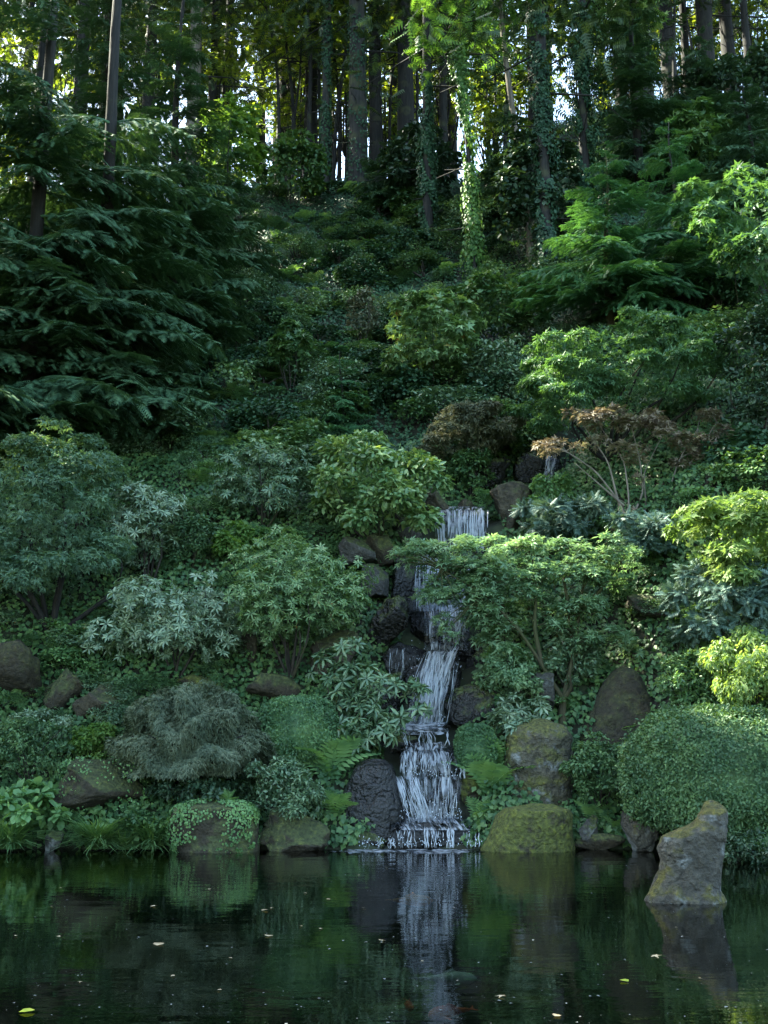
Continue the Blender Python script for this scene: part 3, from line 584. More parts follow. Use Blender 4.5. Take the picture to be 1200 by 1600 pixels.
for k, (a, b, y0) in enumerate(((620, 648, 1297), (652, 676, 1292), (677, 692, 1298), (697, 720, 1294), (722, 747, 1300))):
    strands((a, b, y0, 20.06), (a, b + 1, 1325, 19.86), 13, .013, 60 + k, 4, .03, .8, .35)
strands((560, 618, 1308, 20.0), (556, 618, 1326, 19.86), 14, .012, 70, 4, .02)
for nm, (a, b, c, d), mt, sd in (('foam', (512, 754, 19.92, 19.35), 'foam', 20),):
    u = np.linspace(a, b, 40); V = []
    rg = np.random.default_rng(sd)
    for yy, jj in ((c, .06), ((c + d) / 2, .12), (d, .25)):
        for p in u: q = PX(p, 1325, 20); V.append([q[0], yy + rg.uniform(-1, 1) * jj, .006 + .004 * (sd == 21) + .0])
    V = np.array(V) - FO; i = np.arange(2)[:, None] * 40 + np.arange(39)[None]; Fa = np.stack([i, i + 40, i + 41, i + 1], -1).reshape(-1, 4)
    me = mesh_from(nm, V, Fa); uvl = me.uv_layers.new(name='flow'); li = np.zeros(Fa.size, int); me.loops.foreach_get('vertex_index', li)
    uvl.data.foreach_set('uv', (V[li][:, :2] * 1.0).astype(np.float32).ravel()); u2 = me.uv_layers.new(name='unit'); u2.data.foreach_set('uv', np.stack([(li % 40) / 39, (li // 40) / 2], -1).astype(np.float32).ravel()); obj(nm, me, M[mt], fall)
mb = MB(); rg = np.random.default_rng(5); iv, fi = ico(1)
for (x0, x1, py, Y, n, sp) in ((612, 696, 1134, 21.8, 90, .16), (625, 722, 1280, 20.3, 110, .16), (560, 752, 1322, 19.75, 130, .08), (640, 726, 1060, 22.2, 90, .35), (625, 720, 1212, 20.6, 60, .08), (684, 762, 860, 24.5, 50, .15)):
    for k in range(n):
        p = PX(rg.uniform(x0, x1), py, Y) + np.array([0, rg.uniform(-.15, .1), abs(rg.normal()) * sp]); r = rg.uniform(.003, .010)
        mb.add(iv * r * np.array([1, 1, rg.uniform(.8, 1.8)]) + p - FO, fi)
obj('splash', mb.mesh('splash'), M['spray'], fall, kind='stuff')
uf = thing('waterfall', 'small upper waterfall in a dark cleft behind the rusty maple', 'waterfall', tuple(PX(858, 756, 27.0)))
FO = np.array(uf.location); _f, fall = fall, uf
sheet('water_curtain', (852, 872, 712, 27.15), (846, 864, 756, 26.95), M['fall'], .05, 30, nu=10)
fall = _f

# ------------------------------------------------------------------ plants
def stems(mb, base, tips, r0, rg, seg=6, bend=.25):
    for t in tips:
        t = np.asarray(t, float); k = np.linspace(0, 1, 6)[:, None]
        mid = rg.normal(size=3) * bend * np.linalg.norm(t - base) * .4; mid[2] = abs(mid[2]) * .3
        p = base + (t - base) * k + np.sin(k * math.pi) * mid
        p[:, 2] = base[2] + (t[2] - base[2]) * (k[:, 0] ** .85)
        tube(mb, p, r0 * (1 - .75 * k[:, 0]), seg)
def clump_leaves(mb, rg, c, r, n, flat, leaf, L, W, outdir, upb=.8, droop=.2):
    d = rdir(rg, n); d = unit(d + outdir * .55 + np.array([0, 0, .25]))
    rad = r * rg.uniform(.15, 1.0, n) ** .45
    P = c + d * rad[:, None] * np.array([1, 1, flat])
    N = unit(d * .5 + np.array([0, 0, upb]) + rg.normal(size=(n, 3)) * .38)
    D = unit(np.cross(N, rdir(rg, n)) + d * .5 - np.array([0, 0, droop]))
    s = rg.uniform(.6, 1.4, n); stamp(mb, leaf, P, D, N, L * s, W * s * rg.uniform(.8, 1.2, n))
def crown_clumps(rg, m, c, r, shell=(.62, 1.0), low=-.35):
    d = rdir(rg, m * 3); d = d[(d[:, 2] > low) & (d[:, 1] < .55)][:m]
    return c + d * rg.uniform(*shell, len(d))[:, None] * r, d
def bush(name, label, box, base, mat, leaf='oval', L=.07, W=.035, n=5000, clumps=26, cr=.36, flat=.65, ry=.9, nstem=6, stem_r=.02, seed=0, cat='shrub',
         group=None, stem_mat='twig', Y=None, centres=None, upb=.8, droop=.2, low=-.8, inner=.18, shell=(.55, 1.12)):
    rg = np.random.default_rng(seed + 100); x0, y0, x1, y1 = box; cx, cy_ = (x0 + x1) / 2, (y0 + y1) / 2
    if leaf != 'whorl': L, W, n = L * 1.35, W * 1.35, int(n * .7)
    g = GR(*base) if Y is None else PX(base[0], base[1], Y); Yd = g[1]
    if Y is not None: g[2] = float(H(g[0], g[1]))
    s = SC(cx, cy_, Yd); c = PX(cx, cy_, Yd); r = np.array([(x1 - x0) / 2 * s, (x1 - x0) / 2 * s * ry, (y1 - y0) / 2 * s])
    c = c - np.array([0, r[1] * .25, 0])
    t = thing(name, label, cat, tuple(g), group)
    if centres is None:
        rc = np.full(clumps, cr * .92 * (r[0] * r[2]) ** .5) * rg.uniform(.5, 1.5, clumps)
        sub = r - np.minimum(rc.mean() * .8, r * .7) * np.array([1, 1, flat])
        cc, od = crown_clumps(rg, clumps, c, sub, shell, low); rc = rc[:len(cc)]
    else:
        cc = np.array([PX(a, b, Yd + dy) for a, b, q, dy in centres]); rc = np.array([q * s for a, b, q, dy in centres]); od = unit(cc - c)
    mb = MB(); wgt = rc ** 2 / (rc ** 2).sum(); k = int(n * (1 - inner))
    for q in range(len(cc)): clump_leaves(mb, rg, cc[q], rc[q], max(6, int(k * wgt[q])), flat, leaf, L, W, od[q], upb, droop)
    ni = int(n * inner)
    if ni and centres is None:
        d = rdir(rg, ni); P = c + d * (rg.uniform(0, 1, ni) ** .4)[:, None] * r * .8; P = P[P[:, 2] > c[2] + low * r[2]]
        stamp(mb, leaf, P, rdir(rg, len(P)), unit(rg.normal(size=(len(P), 3)) + np.array([0, 0, .8])), L, W)
    elif ni:
        q = rg.integers(0, len(cc), ni); P = cc[q] + rg.normal(size=(ni, 3)) * rc[q][:, None] * np.array([.6, .6, .35 * flat])
        stamp(mb, leaf, P, rdir(rg, ni), unit(rg.normal(size=(ni, 3)) * .6 + np.array([0, 0, .8])), L, W)
    obj('crown', mb.mesh('crown', g), M[mat], t)
    if nstem:
        sm = MB(); pick = rg.choice(len(cc), min(nstem, len(cc)), replace=False)
        stems(sm, g - np.array([0, 0, .1]), cc[pick], stem_r, rg); obj('stem', sm.mesh('stem', g), M[stem_mat], t, kind='stuff')
    return t, cc, rc, od, g, rg

# ---- rhododendrons: rosettes of long leaves, each a part
WH = [mesh_from('leaf_rosette', *T_whorl(7 + k % 3, .25 + .03 * (k % 2), k)) for k in range(5)]
def rosette_bush(name, label, box, base, mat, nros, rad, seed, fill=2500, clumps=20, Y=None, stem_mat='twig', ry=.8, nstem=8, stem_r=.03, centres=None, flat=.7, cr=.36, low=-.8):
    t, cc, rc, od, g, rg = bush(name, label, box, base, mat, 'whorl', rad * .85, rad * .85, fill // 7, clumps, Y=Y, seed=seed, ry=ry, nstem=nstem, stem_r=stem_r, stem_mat=stem_mat, upb=1.0, centres=centres, inner=.5, flat=flat, cr=cr, low=low)
    ms = []
    for m0 in WH:
        m1 = m0.copy(); m1.materials.append(M[mat]); ms.append(m1)
    wgt = rc ** 2 / (rc ** 2).sum(); q = rg.choice(len(cc), nros, p=wgt)
    d = unit(rdir(rg, nros) + od[q] * .6 + np.array([0, -.35, .45])); P = cc[q] + d * (rc[q] * rg.uniform(.8, 1.08, nros))[:, None] * np.array([1, 1, flat])
    for k in range(nros):
        o = obj('leaf_rosette', ms[k % 5], None, t, P[k] - g)
        o.rotation_euler = Vector(unit(d[k] * .7 + np.array([0, -.15, .6]) + rg.normal(size=3) * .4)).to_track_quat('Z', 'Y').to_euler(); o.scale = np.array([rad, rad, rad * rg.uniform(.5, 1.4)]) * rg.uniform(.55, 1.25)
        o.rotation_euler.rotate_axis('Z', rg.uniform(0, 6.28))
    return t
rosette_bush('rhododendron', 'silvery rhododendron with spreading branches above the grey dome maple', (148, 890, 384, 1050), (275, 1062), 'rhodo_pale', 270, .165, 1, 3200, 26)
rosette_bush('rhododendron', 'tall green rhododendron left of the falls with thin pale stems below', (346, 824, 578, 1030), (455, 1062), 'rhodo_green', 295, .135, 2, 11000, 40)
rosette_bush('rhododendron', 'small long-leaved rhododendron leaning out over the cascade', (488, 1000, 662, 1170), (545, 1185), 'rhodo', 95, .23, 3, 700, 16, nstem=12, stem_r=.018,
             centres=[(548, 1018, 26, -.1), (535, 1055, 24, 0), (560, 1050, 22, 0), (580, 1070, 22, -.1), (610, 1072, 22, -.2), (645, 1080, 16, -.3), (655, 1110, 14, -.3), (540, 1090, 22, 0), (570, 1100, 24, -.1), (530, 1125, 20, 0), (600, 1140, 22, -.3), (575, 1155, 20, -.3), (555, 1135, 20, -.2), (622, 1118, 15, -.3), (510, 1030, 16, 0)])
rosette_bush('rhododendron', 'rhododendron tucked under the right edge of the left layered shrub', (150, 740, 290, 910), (230, 925), 'rhodo_pale', 130, .17, 4, 2500, 16)
rosette_bush('pieris', 'little sunlit white-shining pieris beside the tall standing stone', (764, 1080, 852, 1150), (822, 1150), 'rhodo_pale', 46, .2, 5, 500, 9, nstem=8, stem_r=.014)
rosette_bush('rhododendron', 'bluish rhododendron mid slope left of the glossy camellia', (330, 690, 492, 822), (410, 832), 'rhodo', 160, .16, 6, 3200, 20)

# ---- broadleaf shrubs
bush('camellia', 'glossy pale-tipped camellia on the bank above the falls', (466, 682, 692, 856), (590, 862), 'camellia', 'round', .11, .055, 9500, 44, .25, .6, seed=11)
bush('layered_shrub', 'big blue-grey layered shrub with dark crooked stems at the left', (-60, 668, 222, 962), (80, 992), 'maple_blue', 'tri', .085, .085, 20000, 60, .24, .38, seed=12, nstem=9, stem_r=.06, stem_mat='bark')
bush('shrub', 'rounded dark shrub below the bluish rhododendron', (262, 806, 338, 884), (300, 892), 'azalea', 'oval', .06, .03, 3800, 18, .3, seed=13)
bush('shrub', 'small yellow-green shrub tucked behind the tall green rhododendron', (326, 812, 408, 882), (366, 888), 'lime', 'oval', .08, .045, 2200, 14, .34, seed=14)
bush('low_shrub', 'pale small-leaved shrub spilling beside the fern left of the falls', (386, 1178, 508, 1290), (450, 1292), 'rhodo', 'oval', .06, .028, 6500, 28, .28, seed=15, nstem=5)
bush('low_shrub', 'spreading low evergreen shrub left of the mossy boulder', (-40, 1120, 130, 1232), (50, 1232), 'azalea', 'oval', .05, .025, 8000, 34, .25, .45, seed=16)
bush('low_shrub', 'fresh green leafy shrub beside the grey dome maple', (104, 1126, 190, 1196), (150, 1196), 'lime', 'oval', .06, .032, 2800, 18, .3, seed=17)
bush('low_shrub', 'pale dotted shrub between left boulders', (20, 1108, 120, 1162), (70, 1166), 'rhodo_pale', 'oval', .05, .025, 2400, 18, .3, seed=18)
bush('leafy_perennial', 'broad-leaved perennial clump at the left pond edge', (-20, 1222, 108, 1308), (45, 1310), 'fern', 'round', .12, .08, 1300, 18, .34, .5, seed=19, nstem=0, cat='plant')
bush('low_shrub', 'dark shrub filling the bank under the tall standing stone', (880, 1142, 1010, 1262), (945, 1268), 'azalea', 'oval', .055, .028, 6500, 30, .27, seed=20)
bush('low_shrub', 'dark green shrub behind the ivy-grown shore boulder', (225, 1205, 400, 1262), (310, 1266), 'dark_leaf', 'oval', .06, .03, 3500, 24, .28, .5, seed=21)
bush('juniper', 'blue-green juniper mass right of the flat pale boulder', (1010, 880, 1240, 1015), (1120, 1020), 'juniper', 'spray', .16, .14, 3600, 30, .28, .4, seed=22)
bush('juniper', 'blue-green juniper beside the brown boulder by the curtain', (800, 780, 960, 850), (870, 856), 'juniper', 'spray', .16, .14, 2200, 24, .28, .4, seed=23)
bush('juniper', 'low juniper under the rusty thin maple', (940, 800, 1075, 870), (1010, 876), 'juniper', 'spray', .16, .14, 1800, 20, .28, .4, seed=24)
bush('shrub', 'low green shrub under the spreading maple by the cascade', (745, 1000, 850, 1092), (800, 1104), 'maple_green', 'oval', .06, .03, 4200, 26, .28, .5, seed=25)
bush('shrub', 'pale leafy shrub behind the pyramid stone', (845, 985, 945, 1075), (895, 1090), 'rhodo', 'oval', .07, .035, 5200, 30, .26, .5, seed=26)
bush('shrub', 'green shrub left of the sunlit weeping shrub', (1030, 1020, 1120, 1124), (1075, 1130), 'camellia', 'oval', .06, .03, 4200, 24, .28, seed=27)
bush('weeping_shrub', 'bright yellow-green weeping shrub above the clipped mound', (1092, 980, 1270, 1112), (1180, 1122), 'pale_weeping', 'oval', .075, .03, 9000, 34, .27, .9, seed=28, droop=.9, upb=.4)
bush('maple', 'yellow-green leafy maple at the right bank', (1040, 752, 1270, 950), (1165, 962), 'maple_yellow', 'maple', .115, .115, 5600, 46, .26, .4, seed=29, cat='tree', nstem=7)
bush('shrub', 'low fresh green shrub growing by the top pool', (820, 738, 900, 800), (860, 806), 'fern', 'oval', .08, .04, 2000, 18, .3, seed=30)
bush('moss_cushion', 'bright mossy cushion plant beside the top pool', (738, 762, 768, 800), (752, 803), 'fern', 'oval', .04, .02, 1200, 9, .4, seed=31, nstem=0, cat='plant', Y=25.6)
bush('shrub', 'green bush under the reddish maple above the falls', (690, 705, 775, 775), (735, 780), 'groundleaf', 'oval', .08, .04, 2400, 18, .3, seed=32)

# ---- clipped shrubs
def clipped(name, label, box, base, mat, n, L, seed, pw=1.35, Y=None, ry=.9):
    rg = np.random.default_rng(seed); x0, y0, x1, y1 = box; cx = (x0 + x1) / 2
    g = GR(*base) if Y is None else PX(*base, Y)
    s = SC(cx, y1, g[1]); c = PX(cx, (y0 + y1) / 2, g[1]); r = np.array([(x1 - x0) / 2 * s, (x1 - x0) / 2 * s * ry, (y1 - y0) / 2 * s])
    d = rdir(rg, n); d = d[d[:, 2] > -.92]; d = d[d[:, 1] < .6]; sp = np.sign(d) * np.abs(d) ** (1 / pw)
    bump = np.array([1 + .08 * nz(q, 2.0, seed) + .06 * nz(q, 5.5, seed) for q in d]) * (1 - np.abs(rg.normal(size=len(d))) * .035 + (rg.uniform(size=len(d)) < .04) * rg.uniform(0, .08, len(d)))
    P = c + sp * r * bump[:, None]
    N = unit(d + rg.normal(size=d.shape) * .5 + np.array([0, 0, .3])); D = unit(np.cross(N, rdir(rg, len(d))) + d * .45)
    q = rg.uniform(.7, 1.25, len(d)); mb = MB(); stamp(mb, 'oval', P, D, N, L * q, L * .5 * q)
    t = thing(name, label, 'shrub', tuple(g)); obj('crown', mb.mesh('crown', g), M[mat], t)
    iv, fi = ico(3); core = MB().add(np.sign(iv) * np.abs(iv) ** (1 / pw) * r * .84 + c, fi); obj('inner_core', core.mesh('inner_core', g), M[mat], t)
    sm = MB(); stems(sm, g - np.array([0, 0, .15]), [c + rg.normal(size=3) * r * .3 for _ in range(5)], .03, rg); obj('stem', sm.mesh('stem', g), M['twig'], t); return t
clipped('clipped_shrub', 'clipped ball shrub left of the cascade', (404, 1088, 528, 1192), (470, 1190), 'box', 20000, .055, 41)
clipped('clipped_shrub', 'small clipped ball shrub on a mossy post right of the falls', (711, 1133, 776, 1206), (744, 1206), 'box', 10000, .05, 42, Y=21.0)
rock('mossy_post', 'narrow mossy rock under the small clipped ball shrub', (718, 1188, 756, 1268), M['moss'], 20.95, 43)
clipped('clipped_mound', 'huge clipped azalea mound behind the pond rock', (968, 1106, 1300, 1318), (1120, 1312), 'azalea', 52000, .07, 44, 1.15, Y=19.3, ry=.65)
# ---- the grey dome: a laceleaf maple whose leaves hang
def laceleaf():
    rg = np.random.default_rng(51); Y = 21.05; x0, y0, x1, y1 = 166, 1062, 434, 1225
    g = GR(289, 1245); Y = g[1]; s = SC(300, 1150, Y); c = PX(300, 1196, Y); r = np.array([134 * s, 112 * s, 134 * s])
    t = thing('laceleaf_maple', 'umbrella-shaped grey-green laceleaf maple on a single short trunk', 'tree', tuple(g))
    n = 26000; d = rdir(rg, n * 2); d = d[(d[:, 2] > -.12) & (d[:, 1] < .6)][:n]
    a = np.arctan2(d[:, 1], d[:, 0]); lay = .5 + .5 * np.sin(d[:, 2] * 13 + 2.2 * np.sin(a * 3) + 1.3 * np.sin(a * 7 + 1))
    rad = .72 + .26 * lay + .05 * np.sin(a * 11 + d[:, 2] * 9) - np.abs(rg.normal(size=len(d))) * .05
    P = c + d * r * rad[:, None] * np.array([1, 1, .98]); hang = unit(d * np.array([1, 1, .25]) * .9 - np.array([0, 0, .55]) + rg.normal(size=d.shape) * .35)
    N = unit(d + np.array([0, 0, .5]) + rg.normal(size=d.shape) * .35); mb = MB(); stamp(mb, 'tri', P, hang, N, .115 * rg.uniform(.6, 1.2, len(d)), .08)
    obj('crown', mb.mesh('crown', g), M['grey_maple'], t)
    iv, fi = ico(3); iv = iv[:, :]; core = iv * r * .5 + c; core[:, 2] = np.maximum(core[:, 2], c[2] - .05 * r[2]); obj('inner_core', MB().add(core, fi).mesh('inner_core', g), M['soil'], t)  # solid dark core added, standing for the shaded inside of the crown
    sm = MB(); top = c + np.array([0, 0, r[2] * .35]); k = np.linspace(0, 1, 8)[:, None]
    tube(sm, g - np.array([0, 0, .2]) + (top - g) * k + np.sin(k * 5) * np.array([.06, 0, 0]), .11 * (1 - .45 * k[:, 0]), 9)
    obj('trunk', sm.mesh('trunk', g), M['bark'], t)
    lm = MB(); stems(lm, g + (top - g) * .6, [c + rdir(rg, 1)[0] * r * np.array([.8, .8, .3]) + np.array([0, 0, .25 * r[2]]) for _ in range(12)], .045, rg); obj('limb', lm.mesh('limb', g), M['bark'], t)
laceleaf()

# ---- layered maples with visible limbs
def spread_maple(name, label, trunk, limbs, pads, mat, Yb, n, L, seed, leaf='tri', r0=.08, bark='bark_moss', flat=.3, base=None, inner=.25):
    rg = np.random.default_rng(seed); g = GR(*base) if Yb is None else PX(*base, Yb); Y = g[1]; s = SC(base[0], base[1], Y)
    g = np.array([g[0], g[1], float(H(g[0], g[1]))])
    t = thing(name, label, 'tree', tuple(g))
    def path(pl, ra, rb):
        p = np.array([PX(a, b, Y + dy) for a, b, dy in pl]); k = np.linspace(0, 1, len(p)); kk = np.linspace(0, 1, 4 * len(p)); q = np.stack([np.interp(kk, k, p[:, i]) for i in range(3)], -1)
        q[1:-1] = (q[:-2] + 2 * q[1:-1] + q[2:]) / 4; return q, ra + (rb - ra) * kk
    sm = MB(); tube(sm, *path(trunk, r0, r0 * .75), 9); sm.add(*(lambda m: m.arrays())((lambda m: (tube(m, np.array([g - [0, 0, .25], PX(*trunk[0][:2], Y + trunk[0][2])]), [r0 * 1.3, r0], 9), m)[1])(MB())))
    obj('trunk', sm.mesh('trunk', g), M[bark], t)
    for l in limbs:
        lm = MB(); tube(lm, *path(l, r0 * .62, r0 * .14), 7); obj('limb', lm.mesh('limb', g), M[bark], t)
    ends = [PX(a, b, Y + dy) for l in limbs for a, b, dy in l[1:]]
    tw = MB(); mb = MB(); rr = np.array([p[2] for p in pads], float); wg = rr ** 2 / (rr ** 2).sum()
    for (a, b, q, dy), wq in zip(pads, wg):
        c = PX(a, b, Y + dy); e = min(ends, key=lambda v: np.linalg.norm(v - c)); k = np.linspace(0, 1, 5)[:, None]
        tube(tw, e + (c - e) * k + np.sin(k * math.pi) * np.array([0, 0, .06]), r0 * .16 * (1 - .6 * k[:, 0]), 5)
        for _ in range(4):
            f = c + rg.normal(size=3) * q * s * np.array([.6, .6, .15]); tube(tw, c + (f - c) * k, r0 * .07, 4)
        clump_leaves(mb, rg, c, q * s, max(10, int(n * wq)), flat, leaf, L, L, unit(c - g), 1.0, .15)
    obj('twigs', tw.mesh('twigs', g), M[bark], t, kind='stuff'); obj('crown', mb.mesh('crown', g), M[mat], t); return t
rg0 = np.random.default_rng(77)
def pads_in(boxes):
    out = []
    for (x0, y0, x1, y1, n, r, d0, d1) in boxes:
        for k in range(n): out.append((rg0.uniform(x0, x1), rg0.uniform(y0, y1), r * rg0.uniform(.7, 1.25), rg0.uniform(d0, d1)))
    return out
spread_maple('maple', 'spreading green maple with forked mossy trunk right of the cascade', [(878, 1132, 0), (879, 1105, 0), (880, 1090, -.05)],
    [[(880, 1092, 0), (862, 1065, -.1), (838, 1025, -.2), (815, 990, -.3), (760, 930, -.5), (690, 890, -.6)], [(880, 1092, 0), (890, 1050, 0), (900, 1000, 0), (908, 930, 0), (925, 880, .1)], [(846, 1040, -.1), (835, 980, -.2), (838, 910, -.2), (830, 860, 0)],
     [(904, 960, 0), (940, 920, .1), (970, 880, .2)], [(880, 1095, 0), (893, 1075, -.2), (890, 1050, -.4)], [(896, 1020, 0), (890, 960, .1), (880, 900, .1), (890, 860, 0)], [(815, 990, -.3), (790, 960, -.1), (770, 900, .1)]],
    pads_in([(620, 850, 700, 890, 9, 18, -.8, .1), (690, 940, 740, 1000, 6, 16, -.9, -.3), (700, 878, 775, 965, 14, 24, -.7, -.1), (640, 848, 730, 900, 13, 22, -.7, .1), (655, 890, 800, 940, 17, 25, -.7, .1), (735, 850, 850, 900, 18, 25, -.5, .3), (800, 880, 930, 950, 20, 26, -.6, .2), (860, 842, 960, 880, 14, 24, -.3, .4), (930, 860, 1000, 920, 11, 22, -.2, .5), (735, 930, 830, 985, 12, 22, -.5, .1), (830, 940, 960, 990, 13, 22, -.5, .1), (735, 985, 800, 1020, 4, 26, -.3, .1), (900, 985, 1000, 1020, 5, 26, -.3, .1)]),
    'maple_green', None, 10500, .12, 61, base=(880, 1140), r0=.085, flat=.55)
spread_maple('maple', 'thin half-bare rusty maple with many pale slender stems', [(985, 838, 0), (983, 815, 0)],
    [[(983, 820, 0), (965, 780, 0), (930, 735, -.1), (885, 705, -.2), (840, 690, -.2)], [(983, 820, 0), (982, 770, 0), (975, 720, 0), (940, 670, 0)], [(983, 818, 0), (1005, 770, .1), (1000, 720, 0), (985, 660, 0)], [(1000, 835, .1), (1010, 790, .2), (1005, 740, .2), (1035, 680, .2)],
     [(1005, 838, .1), (1045, 770, .2), (1060, 720, .2), (1090, 670, .3)], [(1005, 838, .1), (1070, 800, .2), (1068, 740, .3), (1120, 660, .3)], [(975, 790, 0), (940, 760, -.1), (900, 725, -.2)], [(965, 780, 0), (950, 720, 0), (915, 670, 0)]],
    pads_in([(890, 640, 980, 672, 11, 20, -.3, .3), (960, 650, 1040, 685, 11, 20, -.3, .3), (1040, 645, 1145, 700, 14, 19, -.1, .5), (835, 690, 890, 712, 4, 18, -.3, 0), (900, 690, 1000, 730, 5, 20, -.3, .2), (1050, 690, 1120, 730, 5, 18, 0, .4), (950, 740, 1010, 830, 4, 12, -.2, .2)]),
    'maple_rust', None, 3000, .12, 62, base=(988, 848), r0=.045, bark='bark_pale', flat=.5)
bush('maple', 'reddish-brown dense maple directly above the falls', (648, 622, 808, 738), (735, 752), 'maple_redbrown', 'tri', .085, .085, 9000, 36, .25, .35, seed=63, cat='tree', nstem=6, stem_mat='bark')
bush('maple', 'broad dark green layered maple behind the rusty thin maple', (790, 512, 1125, 705), (955, 722), 'maple_dark', 'tri', .10, .10, 22000, 70, .2, .3, seed=64, cat='tree', nstem=9, stem_r=.05, stem_mat='bark')
bush('maple', 'pale yellow-green vine maple on the ivy slope', (590, 448, 755, 612), (675, 625), 'rhodo_green', 'maple', .13, .13, 5200, 50, .2, .45, seed=65, cat='tree', nstem=6)
bush('shrub', 'dense green shrub at the foot of the bright ivy-clad trunk', (700, 432, 850, 540), (770, 560), 'groundleaf', 'round', .11, .07, 5500, 36, .25, seed=66)
bush('shrub', 'bluish shrub below the bright ivy-clad trunk', (728, 520, 858, 632), (795, 642), 'rhodo', 'oval', .09, .045, 5500, 32, .25, seed=67)
bush('evergreen_shrub', 'very dark evergreen at the right edge below the hemlock', (1105, 468, 1290, 700), (1190, 720), 'dark_leaf', 'oval', .11, .055, 9000, 44, .24, seed=68)
bush('maple', 'light green maple leaning in at the right edge upslope', (1055, 262, 1300, 480), (1210, 560), 'maple_dark', 'maple', .15, .15, 4500, 44, .22, .4, seed=69, cat='tree', nstem=6)
bush('shrub', 'rounded green shrub left of the vine maple with yellow leaf tips', (420, 505, 500, 600), (455, 618), 'groundleaf', 'maple', .11, .11, 1700, 20, .3, .5, seed=70)
bush('shrub', 'small shrub with brownish top near the slim young conifer', (535, 455, 600, 540), (568, 548), 'maple_redbrown', 'oval', .09, .045, 1500, 16, .32, seed=71)

# ---- conifers: every bough a part
def bough_mesh(seed):
    rg = np.random.default_rng(seed); mb = MB(); k = np.linspace(0, 1, 10)
    sag = rg.uniform(.12, .28); ax = lambda t: np.stack([.05 * np.sin(t * 5 + seed), t, .10 * t - sag * t * t], -1)
    tube(mb, ax(k), .014 * (1 - .85 * k), 5); P = []; D = []
    for q in range(46):
        t = .08 + .92 * (q + rg.uniform(-.3, .3)) / 46; t = min(max(t, .05), 1); s = 1 if q % 2 else -1
        ln = (.46 * (1 - t) ** .75 + .08) * rg.uniform(.7, 1.15) * min(1, .35 + t * 2.2); b = ax(np.array([t]))[0]; an = R(rg.uniform(42, 66))
        dr = np.array([s * math.sin(an), math.cos(an), -.15 - rg.uniform(0, .25)]); m = max(2, int(ln / .05))
        for j in range(m):
            u = (j + .3) / m; P.append(b + dr * ln * u + np.array([0, 0, -.12 * ln * u * u])); D.append(unit(dr + np.array([rg.normal() * .35, rg.normal() * .35, -.3 * u])))
    for j in range(10): P.append(ax(np.array([.5 + .05 * j]))[0]); D.append(np.array([rg.normal() * .2, 1, -.2]))
    P, D = np.array(P), np.array(D); stamp(mb, 'spray', P, D, np.tile([0, 0, 1.0], (len(P), 1)) + rg.normal(size=P.shape) * .2, .095 * rg.uniform(.8, 1.25, len(P)), .11)
    V, Fa = mb.arrays(); return V, Fa
BO = [mesh_from('branch', *bough_mesh(k)) for k in range(6)]
BOUGH = {}
def boughs(mat):
    if mat not in BOUGH:
        BOUGH[mat] = []
        for m0 in BO: m1 = m0.copy(); m1.materials.append(M[mat]); BOUGH[mat].append(m1)
    return BOUGH[mat]
def trunk_mesh(h, r, seed, lean=(0, 0), top=.25, flare=1.5, seg=14, rings=18, wob=.15):
    rg = np.random.default_rng(seed); k = np.linspace(0, 1, rings) ** 1.3; ph = rg.uniform(0, 6, 4)
    p = np.stack([lean[0] * k * h + wob * np.sin(k * 7 + ph[0]) * k, lean[1] * k * h + wob * np.sin(k * 6 + ph[1]) * k, k * h - .5], -1)
    rad = r * (1 + (flare - 1) * np.exp(-k * h / (r * 2.2)) - (1 - top) * k) * (1 + .05 * np.sin(k * 40 + ph[2]))
    mb = MB(); tube(mb, p, rad, seg); V, Fa = mb.arrays()
    a = np.arctan2(V[:, 1], V[:, 0]); V[:, :2] += (np.sin(a * 5 + V[:, 2] * .7 + ph[3]) * .04 * r)[:, None] * np.stack([np.cos(a), np.sin(a)], -1)
    return V, Fa, p, rad
def conifer(name, label, base, h, rad, mat, seed, nb=46, start=.06, trunk_r=None, Y=None, bark='bark', point=1.0, spread=1.0, lowdroop=.1):
    rg = np.random.default_rng(seed + 500); g = GR(*base) if Y is None else PX(*base, Y)
    g = np.array([g[0], g[1], float(H(g[0], g[1]))]); t = thing(name, label, 'tree', tuple(g))
    V, Fa, p, rd = trunk_mesh(h, trunk_r or min(h * .014, .24), seed, top=.08, wob=.1); obj('trunk', mesh_from('trunk', V, Fa), M[bark], t)
    bm_ = boughs(mat)
    for k in range(nb):
        f = start + (1 - start) * ((k + .5) / nb) ** 1.15; z = h * f - .3; a = k * 2.39996 + rg.uniform(-.3, .3)
        if math.sin(a) > .6 and rg.uniform() < .5: a = -a
        ln = (rad * (1 - f) ** point + .12 * rad * (1 - f) + .25) * rg.uniform(.75, 1.15)
        bp = g + np.array([math.cos(a) * ln * .5, math.sin(a) * ln * .5, z])
        arm = g + np.array([0, 0, z]) + np.array([math.cos(a), math.sin(a), -.12]) * ln * np.linspace(.15, 1, 4)[:, None]
        if g[2] + z > 19.5 and g[0] < -4:
            if not sun_gap(arm, .35, 2.5).all(): continue  # boughs left out so that sun reaches the chosen spots
        elif rg.uniform() < .65 and not sun_gap(bp[None], .06 * ln, 2.5)[0]: continue
        o = obj('branch', bm_[k % 6], None, t, (np.interp(z, p[:, 2], p[:, 0]), np.interp(z, p[:, 2], p[:, 1]), z))
        o.rotation_euler = (lowdroop * rg.uniform(-2.2, 1.2) + .25 * (f - .35), rg.uniform(-.15, .15), a - math.pi / 2); ln *= .88; o.scale = (ln * rg.uniform(.8, 1.15) * spread, ln, ln * rg.uniform(.7, 1.5))
    return t
